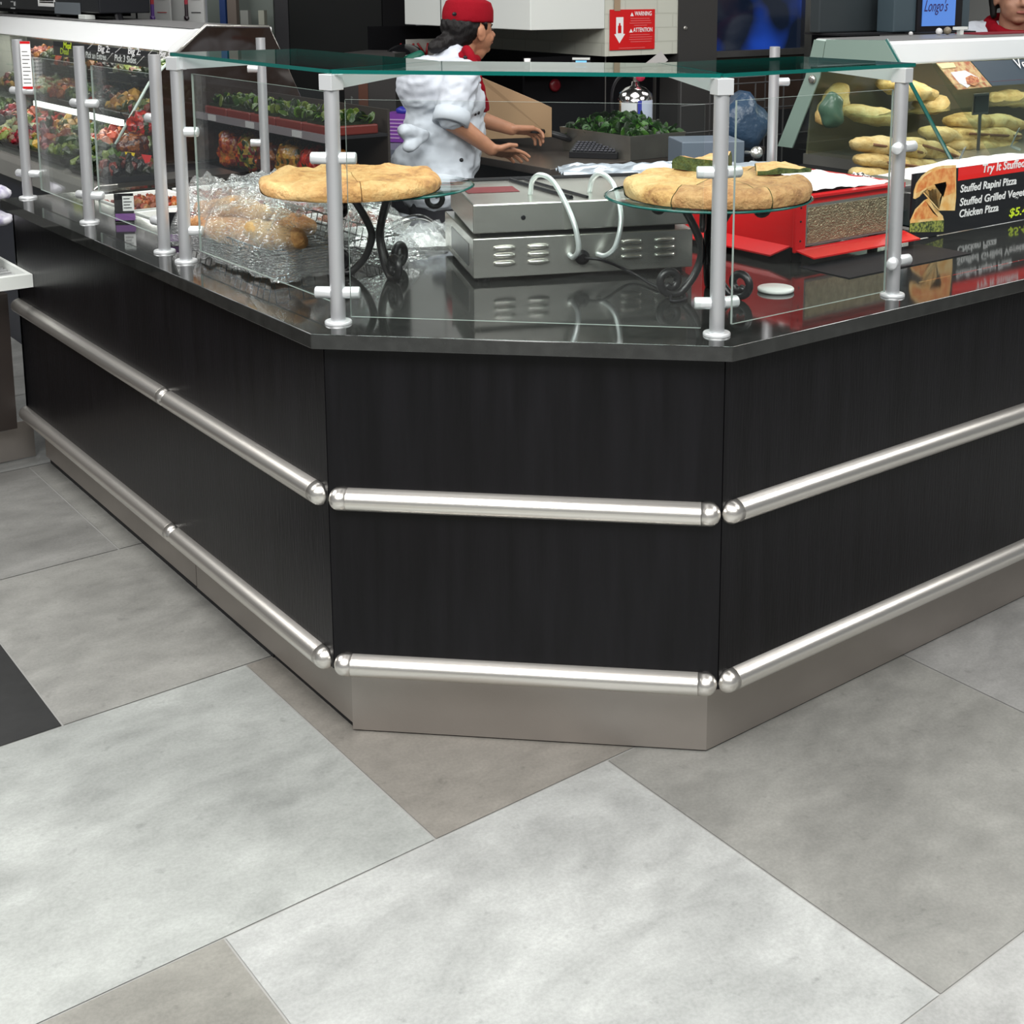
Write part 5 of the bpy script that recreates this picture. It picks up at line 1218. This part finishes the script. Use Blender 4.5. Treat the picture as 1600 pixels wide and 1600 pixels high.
# rolls
def rl(pa, pb, Yd, r, hz, lab, i, slit=False, dY=.10):
    A_ = at(pa[0], pa[1], Y=Yd); B_ = at(pb[0], pb[1], Y=Yd+dY*.2)
    loaf(A_, B_, r*1.15, hz*1.35, lab, ROLL, 'bread_roll', 'rolls in the bread case', taper=.32, seed=i*3.1, cat='bread', slit=slit)
rl((1332, 270), (1462, 290), 1.50, .060, .030, 'bottom flat roll of the near stack in the bread case', 1)
rl((1338, 248), (1478, 268), 1.52, .065, .030, 'second roll from the bottom of the near stack', 2, True)
rl((1332, 222), (1440, 240), 1.54, .065, .032, 'pale roll on the upper left of the near stack', 3, True)
rl((1415, 222), (1496, 250), 1.60, .060, .030, 'roll with filling on the upper right of the near stack', 4, True)
rl((1440, 205), (1530, 222), 1.74, .060, .028, 'narrow roll between the two stacks', 5)
rl((1478, 226), (1598, 230), 1.72, .070, .030, 'bottom roll of the right stack under the price card', 6)
rl((1484, 207), (1590, 212), 1.74, .070, .028, 'middle roll of the right stack under the price card', 7, True)
rl((1484, 190), (1545, 192), 1.76, .065, .030, 'top left roll of the right stack', 8)
rl((1530, 190), (1596, 196), 1.78, .065, .030, 'top right roll of the right stack', 9)
rl((1284, 195), (1318, 130), 1.90, .055, .028, 'upright yellow roll leaning beside the frosted glass edge', 10)
rl((1322, 172), (1405, 190), 1.80, .06, .03, 'roll on the upper shelf behind the right end post', 11)
rl((1372, 130), (1462, 148), 1.86, .06, .034, 'large roll on the upper shelf right of the end post', 12)
rl((1430, 172), (1475, 158), 1.88, .05, .03, 'small roll under the large upper shelf roll', 13)
rl((1545, 152), (1640, 158), 1.92, .06, .03, 'brownish roll on the upper shelf beyond the price card', 14)
bm = bmesh.new(); c = at(1300, 172, Y=1.78); ico(bm, c, (.05, .05, .075), 3)
for v in bm.verts: v.co += v.normal*.015*noise.noise(v.co*20)
tag(new('green_glass_jar', bm, mat('murky_green', (.06, .12, .08), .3), None, smooth=True), 'murky green round bundle inside the bread case beside the yellow roll', 'bundle')
bm = bmesh.new(); c = at(1450, 190, Y=1.95)
# poster & sign & card on the front glass
def gl_pt(px_, py_, off=.01):
    # point on the sloping front glass plane
    n_ = Vector((0, -.393, .347)).normalized(); d = RT*((px_-PX)/F)+FW+UP*(-(py_-PY)/F); P0 = Vector((4, 1.25, .905))+n_*off
    return CAM+d*((P0-CAM).dot(n_)/d.dot(n_))
def sheet(name, px4, m_, parent, off=.01):
    bm = bmesh.new(); n_ = Vector((0, -.393, .347)).normalized(); A_ = [bm.verts.new(gl_pt(x, y, off)) for x, y in px4]; B_ = [bm.verts.new(v.co-n_*.003) for v in A_]
    bm.faces.new(A_); bm.faces.new(list(reversed(B_)))
    for i in range(len(A_)): bm.faces.new((A_[i], B_[i], B_[(i+1) % len(A_)], A_[(i+1) % len(A_)]))
    bmesh.ops.recalc_face_normals(bm, faces=bm.faces[:]); return new(name, bm, m_, parent)
fp = thing('food_poster', 'colour food photo poster under the bread case canopy', 'poster', tuple(gl_pt(1500, 118)))
sheet('photo', [(1463, 98), (1516, 96), (1550, 135), (1497, 140)], mat('photo_print', (.55, .42, .20), .5, nscale=40, col2=(.35, .10, .04)), fp)
sheet('white_dish', [(1486, 113), (1508, 110), (1530, 122), (1512, 137), (1500, 130)], PAPER, fp, .0135)
sheet('dish_food', [(1509, 121), (1517, 117), (1528, 121), (1531, 128), (1524, 134), (1512, 131)], mat('printed_food', (.30, .06, .03), .5, nscale=90, col2=(.60, .30, .12)), fp, .017)
sheet('yellow_corner', [(1464, 99), (1490, 98), (1494, 105), (1472, 107)], mat('pale_yellow', (.70, .66, .35), .5), fp, .0135)
mb = thing('menu_board', 'dark grey menu board at the right edge under the bread case canopy', 'sign', tuple(gl_pt(1580, 115)))
sheet('board', [(1518, 96), (1720, 88), (1740, 122), (1551, 134)], mat('slate_board', (.045, .065, .085), .4), mb)
q = text('lettering', 'Ve', .075, gl_pt(1590, 107, .016), (1, 0, 0), Vector((0, .347, .393)), WT, mb, shear=.2)
pcard = thing('price_card', 'dark framed price card standing on the rolls at the right', 'price card', tuple(at(1534, 182, Y=1.60)))
p = at(1520, 180, Y=1.62); q_ = at(1546, 145, Y=1.62)
new('frame', B(p.x, q_.x, 1.62, 1.626, p.z, q_.z), DSTAIN, pcard); new('card', B(p.x+.008, q_.x-.008, 1.616, 1.6195, p.z+.010, q_.z-.010), mat('slate_card', (.03, .04, .04), .5), pcard)
new('support', B((p.x+q_.x)/2-.01, (p.x+q_.x)/2+.01, 1.621, 1.625, .906, p.z), DSTAIN, pcard)
for px_, lab in ((1500, 'small grey card holder at the foot of the glass edge'), (1585, 'small grey card holder beside the right stack of rolls')):
    py_ = 250 if px_ == 1500 else 218
    c = at(px_, py_, Y=1.22 if px_ == 1500 else 1.40); q = thing('card_holder', lab, 'card holder', tuple(c))
    KM = Matrix.Translation(c) @ Matrix.Rotation(.5, 4, 'Z') @ Matrix.Rotation(R(20), 4, 'X')
    new('back_leaf', B(-.035, .035, 0, .003, -.03, .05, M=KM), mat('smoke_plastic', (.18, .21, .22), .3), q)
    new('foot', B(-.035, .035, -.04, -.0005, -.033, -.030, M=KM), MT['smoke_plastic'], q)
p = at(1494, 254, Y=.90); q_ = at(1640, 228, Y=1.1)
crumple('white_deli_paper', 'white paper sheet behind the top of the menu sign', 'paper', (2.72, .86, .985), 1.10, .34, .05, PAPER, 0, amp=.01, flat=.9, seed=9)
bm = bmesh.new(); box(bm, 2.12, 3.02, .66, 1.02, .875, .98); tag(new('low_steel_box', bm, DSTAIN, bevel=.003), 'steel box under the white paper behind the menu sign', 'box')
# registers
def onr(px_, py_, Y_): return at(px_, py_, Y=Y_)
rg = thing('register_screen', 'wide dark back of a screen standing on the left end of the bread case', 'screen', (3.5, 2.2, 1.39))
a = onr(1277, 58, 2.2); b = onr(1395, -30, 2.2)
new('screen_back', B(a.x, b.x, 2.19, 2.25, 1.405, b.z), mat('slate_plastic', (.030, .038, .042), .35), rg, bevel=.006)
new('foot', B(a.x+.02, b.x+.15, 2.06, 2.30, 1.3955, 1.404), DARK, rg)
new('stand_post', B(a.x+.2, a.x+.26, 2.20, 2.24, .90, 1.3924), DARK, rg)
rg = thing('price_monitor', 'monitor with bright blue screen and dark cursive lettering on the bread case', 'monitor', (4.1, 2.1, 1.39))
a = onr(1395, 58, 2.05); b = onr(1518, -30, 2.05)
new('housing', B(a.x+.004, b.x, 2.05, 2.15, 1.405, b.z), mat('slate_plastic2', (.05, .075, .09), .35), rg, bevel=.006)
a = onr(1432, 50, 2.04); b = onr(1506, -30, 2.04); new('bezel', B(a.x, b.x, 2.040, 2.049, a.z, b.z), BLACK, rg)
a = onr(1441, 41, 2.035); b = onr(1495, -28, 2.035); new('screen', B(a.x, b.x, 2.034, 2.0395, a.z, b.z), SCREENB, rg)
q = text('lettering', "Longo's", .075, onr(1443, 18, 2.030), (1, 0, 0), (0, 0, 1), mat('navy_ink', (.03, .012, .10), .5), rg, shear=.4)
xs = [v.co.x for v in q.data.vertices]; x1 = onr(1481, 18, 2.03).x; x0_ = min(xs); k = (x1-x0_)/(max(xs)-x0_)
for v in q.data.vertices: v.co.x = x0_+(v.co.x-x0_)*k
new('foot', B(a.x-.1, b.x+.1, 1.985, 2.12, 1.3955, 1.404), DARK, rg)
for i, (px_, r_, cc, lab) in enumerate(((1423, .010, (.5, .5, .5), 'tiny pale cap on the bread case before the dark screen'), (1467, .016, (.6, .6, .6), 'small round white object in front of the blue monitor'), (1480, .018, (.20, .17, .12), 'small round brown object in front of the blue monitor'))):
    c = at(px_, 55, Y=1.90); bm = bmesh.new(); ico(bm, (c.x, c.y, 1.3955+r_), r_, 2); tag(new('small_ball', bm, mat('sb%d' % i, cc, .4), None, smooth=True), lab, 'trinket')
c = at(1500, 55, Y=1.88); KM = Matrix.Translation((c.x, c.y, 1.3955)); t = thing('card_stand', 'little white tilted card stand in front of the monitor', 'card stand', tuple(KM.translation))
new('stem', B(-.012, .012, -.01, .01, 0, .022, M=KM), WHITE, t); new('card', B(-.04, .04, -.012, .012, .022, .035, M=KM), WHITE, t)
c = at(1560, 58, Y=1.80); tag(new('red_tray', B(c.x-.12, c.x+.35, 1.80, 1.95, 1.3955, 1.400), mat('maroon', (.20, .01, .02), .5)), 'flat maroon tray on the bread case before the person at right', 'tray')
# ================================================================ COOK
def lerp(a, b, t): return Vector(a).lerp(Vector(b), t)
HY = 2.58
ckp = thing('person', 'person in white chef jacket, red cap and neckerchief leaning over the work table', 'person', (1.56, 2.59, 0))
RH = dict(elbow=(1.515, 2.40, 1.105), wrist=(1.66, 2.36, .992)); LH = dict(elbow=(1.80, 2.72, 1.085), wrist=(1.975, 2.665, 1.022))
def hand(bm, wrist, palm_dir, palm_n, side, curl, L=.085):
    # palm + 5 fingers rooted in the palm
    w = Vector(wrist); d = Vector(palm_dir).normalized(); n = Vector(palm_n).normalized(); n = (n-d*n.dot(d)).normalized(); s = d.cross(n)*side
    for k in range(4):
        o = s*(-.029+.0195*k); capsule(bm, w+o*.55, w+d*L+o, .015, .0125)
        bl = [.036, .042, .039, .030][k]; p = w+d*L+o; dd = d.copy()
        for j, f in enumerate((1, .7, .55)):
            dd = (Matrix.Rotation(curl*(.5+.4*j), 3, d.cross(n)) @ dd).normalized() if j or curl else dd
            q = p+(dd+s*(-.12+.08*k)).normalized()*bl*f; capsule(bm, p, q, .0088-.0006*j, .0082-.0006*j); p = q
    p = w+d*.025-s*.022; q = p+(d*.6-s*.75+n*-.15).normalized()*.038; capsule(bm, p, q, .013, .0105); q2 = q+(d*.95-s*.25).normalized()*.030; capsule(bm, q, q2, .0100, .0088)
def cook_body(bm):
    ico(bm, (1.708, HY, 1.455), (.098, .078, .092), 3); ico(bm, (1.745, HY, 1.412), (.070, .060, .070), 3)
    capsule(bm, (1.775, HY, 1.372), (1.745, HY, 1.358), .030, .042); ico(bm, (1.787, HY, 1.362), (.020, .024, .018), 2)
    capsule(bm, (1.803, HY, 1.440), (1.823, HY, 1.415), .009, .012); ico(bm, (1.812, HY-.011, 1.409), .008, 2); ico(bm, (1.812, HY+.011, 1.409), .008, 2)
    ico(bm, (1.803, HY, 1.391), (.012, .024, .007), 2); ico(bm, (1.800, HY, 1.380), (.012, .020, .007), 2)
    ico(bm, (1.783, HY-.030, 1.405), (.022, .022, .022), 2); ico(bm, (1.783, HY+.030, 1.405), (.022, .022, .022), 2)
    for s in (-1, 1):
        ico(bm, (1.716, HY+s*.080, 1.425), (.021, .009, .034), 2); ico(bm, (1.709, HY+s*.086, 1.434), (.016, .007, .022), 2)
    capsule(bm, (1.62, HY, 1.28), (1.70, HY, 1.40), .062, .050)
    capsule(bm, (1.59, 2.49, 1.21), (1.60, 2.69, 1.21), .065, .065); ico(bm, (1.60, 2.59, 1.10), (.09, .12, .20), 3); ico(bm, (1.56, 2.59, .90), (.09, .12, .12), 3)
    capsule(bm, (1.56, 2.43, 1.25), RH['elbow'], .05, .042); capsule(bm, RH['elbow'], RH['wrist'], .041, .026)
    capsule(bm, (1.62, 2.74, 1.24), LH['elbow'], .05, .040); capsule(bm, LH['elbow'], LH['wrist'], .038, .025)
    hand(bm, RH['wrist'], (.90, .10, -.20), (-.2, -.5, -1), 1, .22); hand(bm, LH['wrist'], (.95, -.05, -.1), (0, -.4, -1), -1, .6)
    for y in (2.50, 2.68): capsule(bm, (1.54, y, .86), (1.55, y, .48), .09, .062); capsule(bm, (1.55, y, .48), (1.53, y, .10), .058, .040); capsule(bm, (1.50, y, .05), (1.64, y, .035), .038, .032)
bd = blob('body', cook_body, .0042, SKIN, ckp, 2)
bm = bmesh.new()
for s in (-1, 1): ico(bm, (1.795, HY+s*.030, 1.438), (.010, .014, .006), 2)
new('eye', bm, mat('dark_eye', (.01, .008, .008), .2), bd, smooth=True)
bm = bmesh.new()
for s in (-1, 1): tube(bm, [(1.806, HY+s*.014, 1.452), (1.797, HY+s*.034, 1.457), (1.778, HY+s*.052, 1.450)], .0035, 6)
new('eyebrow', bm, HAIR, bd, smooth=True)
new('lips', (lambda b: ico(b, (1.808, HY, 1.386), (.010, .020, .007), 2))(bmesh.new()), mat('lip', (.36, .12, .09), .5), bd, smooth=True)
def hairf(bm):
    ico(bm, (1.682, HY, 1.448), (.090, .084, .075), 3); ico(bm, (1.660, HY, 1.415), (.060, .072, .055), 3); capsule(bm, (1.635, HY, 1.405), (1.545, HY-.01, 1.375), .040, .026); ico(bm, (1.56, HY-.01, 1.38), .030, 2)
    for s in (-1, 1): capsule(bm, (1.735, HY+s*.076, 1.465), (1.745, HY+s*.070, 1.440), .012, .005)
blob('hair', hairf, .006, HAIR, ckp, 1, lambda c: .004*noise.noise(c*60))
def capf(bm):
    lathe(bm, [(1.02, 0), (1.03, .02), (1.0, .05), (.90, .078), (.62, .090), (0, .094)], (0, 0, 0), 32)
    bmesh.ops.transform(bm, matrix=Matrix.Translation((1.706, HY, 1.468)) @ Matrix.Rotation(R(3), 4, 'Y') @ Matrix.Diagonal((.103, .087, 1, 1)), verts=bm.verts[:])
blob('cap', capf, .006, REDFAB, ckp, 2, lambda c: .002*noise.noise(c*30))
bm = bmesh.new(); ico(bm, at(710, 22, Y=HY-.072), (.010, .006, .008), 2); new('cap_patch', bm, BLACK, ckp)
def folds(c): return .009*noise.noise(Vector((c.x*7+c.z*5, c.y*4, c.z*10-c.x*8)))+.006*(1-abs(noise.noise(Vector((c.x*14+c.z*16, c.y*8, c.z*24-c.x*16))))*2)+.003*noise.noise(c*40)-.006
def jack(bm):
    capsule(bm, (1.575, 2.45, 1.262), (1.61, 2.72, 1.262), .080, .080); ico(bm, (1.600, 2.59, 1.18), (.155, .178, .165), 3); ico(bm, (1.595, 2.59, 1.04), (.165, .175, .17), 3)
    ico(bm, (1.55, 2.59, .925), (.178, .188, .115), 3); ico(bm, (1.53, 2.59, 1.22), (.115, .16, .13), 3); capsule(bm, (1.525, 2.49, .84), (1.535, 2.68, .84), .13, .13)
    capsule(bm, (1.57, 2.43, 1.262), (1.512, 2.400, 1.135), .078, .070); capsule(bm, (1.63, 2.745, 1.25), (1.80, 2.725, 1.10), .075, .056)
    capsule(bm, (1.60, HY, 1.29), (1.640, HY, 1.340), .078, .064)
blob('jacket', jack, .008, WCLOTH, ckp, 3, folds)
bm = bmesh.new(); d = (Vector((1.512, 2.400, 1.135))-Vector((1.57, 2.43, 1.262))).normalized(); lathe(bm, [(.050, 0), (.068, .002), (.071, .03), (.069, .056), (.056, .058), (.048, .01)], Vector((1.512, 2.400, 1.135))-d*.012, 28, axis=d); new('sleeve_cuff', bm, WCLOTH, ckp, smooth=True)
bm = bmesh.new(); d = (Vector((1.80, 2.725, 1.10))-Vector((1.63, 2.745, 1.25))).normalized(); lathe(bm, [(.048, 0), (.060, .002), (.062, .03), (.058, .05), (.048, .052), (.046, .01)], Vector((1.80, 2.725, 1.10))-d*.005, 28, axis=d); new('sleeve_cuff', bm, WCLOTH, ckp, smooth=True)
blob('apron_bow', lambda b: (capsule(b, (1.42, 2.46, 1.055), (1.335, 2.45, 1.075), .022, .030), capsule(b, (1.42, 2.46, 1.05), (1.345, 2.44, 1.02), .020, .026)), .006, WCLOTH, ckp, 2, lambda c: .005*noise.noise(c*40))
blob('apron', lambda b: (capsule(b, (1.545, 2.52, .80), (1.55, 2.52, .45), .135, .12), capsule(b, (1.545, 2.66, .80), (1.55, 2.66, .45), .135, .12)), .012, BCLOTH, ckp, 3)
blob('trousers', lambda b: [capsule(b, (1.54, y, .60), (1.53, y, .12), .085, .062) for y in (2.49, 2.69)], .012, BCLOTH, ckp, 2)
blob('shoes', lambda b: [capsule(b, (1.50, y, .052), (1.66, y, .042), .050, .040) for y in (2.50, 2.68)], .008, BLACK, ckp, 1)
def kerf(bm):
    pts = [Vector((1.668+.060*math.cos(a), HY+.062*math.sin(a), 1.330+.010*(-math.cos(a)))) for a in [2*math.pi*i/24 for i in range(25)]]
    tube(bm, pts, .021, 10)
blob('neckerchief', lambda b: (kerf(b), tube(b, arc_pts([at(727, 74, Y=2.515), at(737, 92, Y=2.475), at(745, 120, Y=2.465), at(751, 145, Y=2.475), at(757, 172, Y=2.50)]), [.018]+[.020]*20+[.022]*12, 10, flat=1.0)), .006, REDFAB, ckp, 2, lambda c: .003*noise.noise(c*35))
for i, (px_, py_) in enumerate(((727, 90), (740, 131), (742, 178), (747, 176), (721, 250))):
    bm = bmesh.new(); ico(bm, at(px_, py_, Y=2.435 if i not in (4,) else 2.41), .008, 2); new('button', bm, BLACK, ckp)
# thing in the far hand
kn = thing('black_scraper', 'black handled flat tool in the cook far hand', 'kitchen tool', tuple(at(845, 205, Y=2.64)))
bm = bmesh.new(); tube(bm, [at(830, 204, Y=2.64), at(852, 206, Y=2.64)], .011, 10); new('handle', bm, BLACK, kn, smooth=True)
bm = bmesh.new(); tube(bm, [at(851, 206, Y=2.64), at(862, 209, Y=2.63), at(880, 214, Y=2.60), at(890, 218, Y=2.59)], [.012, .028, .032, .026], 10, flat=.5); new('blade', bm, BLACK, kn, smooth=True)
# ================================================================ SECOND PERSON (right edge)
P2 = at(1584, 8, D=7.1); fx, fy = P2.x, P2.y
p2 = thing('person', 'person with red neckerchief and white coat standing behind the bread case at the right edge', 'person', (fx, fy, 0))
dface = Vector((CAM.x-fx, CAM.y-fy, 0)).normalized(); dface = (Matrix.Rotation(R(22), 3, 'Z') @ dface); sd2 = dface.cross(Vector((0, 0, 1)))
def W2(f, s, z): return Vector((fx, fy, 0))+dface*f+sd2*s+Vector((0, 0, z))
RM = Matrix((( dface.x, sd2.x, 0, 0), (dface.y, sd2.y, 0, 0), (0, 0, 1, 0), (0, 0, 0, 1)))
zc = at(1580, 37, D=7.0).z   # chin height
def p2b(bm):
    ico(bm, W2(0, 0, zc+.135), (.095, .078, .10), 3, RM); ico(bm, W2(.03, 0, zc+.07), (.065, .066, .075), 3, RM); ico(bm, W2(.062, 0, zc+.018), (.026, .034, .022), 2, RM)
    capsule(bm, W2(.088, 0, zc+.115), W2(.108, 0, zc+.082), .010, .014); ico(bm, W2(.098, .013, zc+.077), .009, 2); ico(bm, W2(.098, -.013, zc+.077), .009, 2)
    ico(bm, W2(.082, 0, zc+.052), (.014, .028, .007), 2, RM); ico(bm, W2(.080, 0, zc+.042), (.014, .024, .008), 2, RM)
    ico(bm, W2(.055, .035, zc+.075), (.028, .028, .028), 2); ico(bm, W2(.055, -.035, zc+.075), (.028, .028, .028), 2)
    for s in (-1, 1): ico(bm, W2(-.005, s*.080, zc+.10), (.020, .008, .032), 2, RM)
    capsule(bm, W2(-.03, 0, zc-.12), W2(0, 0, zc+.05), .060, .054)
    capsule(bm, W2(-.03, -.13, zc-.22), W2(-.03, .13, zc-.22), .09, .09); ico(bm, W2(-.02, 0, zc-.42), (.12, .16, .28), 3, RM)
    for s in (-1, 1):
        capsule(bm, W2(-.03, s*.19, zc-.20), W2(0, s*.23, zc-.48), .05, .042); capsule(bm, W2(0, s*.23, zc-.48), W2(.18, s*.16, zc-.60), .040, .027)
        hand(bm, W2(.18, s*.16, zc-.60), dface*.9-sd2*s*.2, (0, 0, -1), s, .4); capsule(bm, W2(-.02, s*.09, zc-.65), W2(0, s*.09, .45), .09, .062); capsule(bm, W2(0, s*.09, .45), W2(-.02, s*.09, .08), .058, .04)
b2 = blob('body', p2b, .0065, SKIN2, p2, 2)
new('lips', (lambda b: ico(b, W2(.092, 0, zc+.047), (.007, .024, .008), 2, RM))(bmesh.new()), mat('lip', (.30, .09, .08), .5), b2, smooth=True)
for s in (-1, 1): new('eye', (lambda b: ico(b, W2(.083, s*.032, zc+.125), (.008, .014, .006), 2, RM))(bmesh.new()), MT['dark_eye'], b2, smooth=True)
blob('hair', lambda b: (ico(b, W2(-.02, 0, zc+.145), (.098, .088, .10), 3, RM), capsule(b, W2(-.03, .085, zc+.13), W2(-.02, .078, zc+.03), .020, .014), capsule(b, W2(-.03, -.085, zc+.13), W2(-.02, -.078, zc+.03), .020, .014)), .008, HAIR, p2, 1)
blob('cap', lambda b: ico(b, W2(-.005, 0, zc+.185), (.108, .094, .075), 3, RM), .008, REDFAB, p2, 1)
blob('coat', lambda b: (capsule(b, W2(-.06, -.16, zc-.085), W2(-.06, .16, zc-.085), .095, .095), ico(b, W2(-.02, 0, zc-.42), (.145, .19, .30), 3, RM), capsule(b, W2(-.03, -.19, zc-.20), W2(0, -.23, zc-.46), .072, .062), capsule(b, W2(-.03, .19, zc-.20), W2(0, .23, zc-.46), .072, .062), capsule(b, W2(-.03, 0, zc-.16), W2(-.04, 0, zc-.09), .12, .085)), .009, WCLOTH, p2, 3, folds)
blob('trousers', lambda b: [capsule(b, W2(-.02, s*.09, zc-.66), W2(-.02, s*.09, .10), .11, .07) for s in (-1, 1)], .012, BCLOTH, p2, 2)
blob('shoes', lambda b: [capsule(b, W2(-.05, s*.09, .052), W2(.10, s*.09, .042), .050, .040) for s in (-1, 1)], .009, BLACK, p2, 1)
blob('neckerchief', lambda b: (tube(b, [W2(-.012+.088*math.cos(a), .088*math.sin(a), zc-.022-.036*math.cos(a)) for a in [2*math.pi*i/24 for i in range(25)]], .031, 10), capsule(b, W2(.085, 0, zc-.065), W2(.10, -.015, zc-.14), .030, .022), capsule(b, W2(.085, .01, zc-.065), W2(.095, .04, zc-.15), .024, .018)), .007, REDFAB, p2, 2, lambda c: .004*noise.noise(c*35))
# ================================================================ NEIGHBOUR UNIT (far left)
nb = thing('produce_bunker', 'brown fronted bunker unit with white edged tray at the far left', 'bunker', (-1, 2.9, 0))
new('front_panel', B(-3.2, -.045, 2.735, 2.755, .135, .60), BROWN, nb)
new('kick_plate', B(-3.2, .04, 2.80, 2.806, .004, .135), KICK, nb)
new('kick_trim', B(-3.2, -.05, 2.78, 2.80, .118, .134), DSTAIN, nb)
new('side_panel', B(-.045, -.03, 2.735, 3.6, .135, .60), BROWN, nb)
new('back_body', B(-3.2, -.05, 3.2, 3.6, 0, .78), NEARBLACK, nb)
tr = thing('white_tray', 'white edged slatted tray on the brown bunker at the far left', 'tray', (-.1, 2.75, .65))
c0 = at(19, 411, Y=2.76)
bm = bmesh.new(); M = Matrix.Translation((c0.x, 2.72, c0.z))
box(bm, -.16, .0, -.18, -.150, -.042, .0, M); box(bm, -.012, .0, -.15, .20, -.035, .0, M); box(bm, -.16, 0, .20, .212, -.03, 0, M); new('rim', bm, WHITE, tr)
tr.children[0].name = 'tray_rim'
bm = bmesh.new()
for i in range(7): box(bm, -.155, -.015, -.13+i*.045, -.115+i*.045, -.028, -.022, M)
new('slats', bm, mat('grey_slat', (.35, .36, .36), .4), tr)
sh = thing('wire_shelf', 'thin metal double shelf above the bunker at the far left edge', 'shelf', (-.2, 3.0, .7))
for py_ in (355, 382):
    z_ = at(8, py_, Y=2.85).z; bm = bmesh.new(); box(bm, -1.5, -.045, 2.80, 3.19, z_-.006, z_); new('shelf_plate', bm, DSTAIN, sh)
for i, (px_, py_, lab) in enumerate(((3, 305, 'white and violet wrapped package by the left counter end, upper one'), (6, 345, 'white and violet wrapped package by the left counter end, lower one'))):
    c = at(px_, py_, Y=2.90); bm = bmesh.new(); ico(bm, (c.x-.03, 2.95, c.z), (.075, .06, .028), 3)
    for v in bm.verts: v.co += v.normal*.012*noise.noise(v.co*25+Vector((i, 0, 0)))
    o = new('wrapped_package', bm, mat('white_violet', (.75, .75, .80), .35, nscale=25, col2=(.30, .28, .40)), None, smooth=True); tag(o, lab, 'package')

for o_ in p2.children:
    for o__ in (o_,)+tuple(o_.children):
        for v in o__.data.vertices:
            k = 1.25 if v.co.z > zc-.45 else 1.25-.25*(zc-.45-v.co.z)/(zc-.45)
            h0 = (zc-.45); top_ = zc-.45*1.25
            v.co.x = fx+(v.co.x-fx)*k; v.co.y = fy+(v.co.y-fy)*k
            v.co.z = zc+(v.co.z-zc)*1.25 if v.co.z > h0 else v.co.z*top_/h0
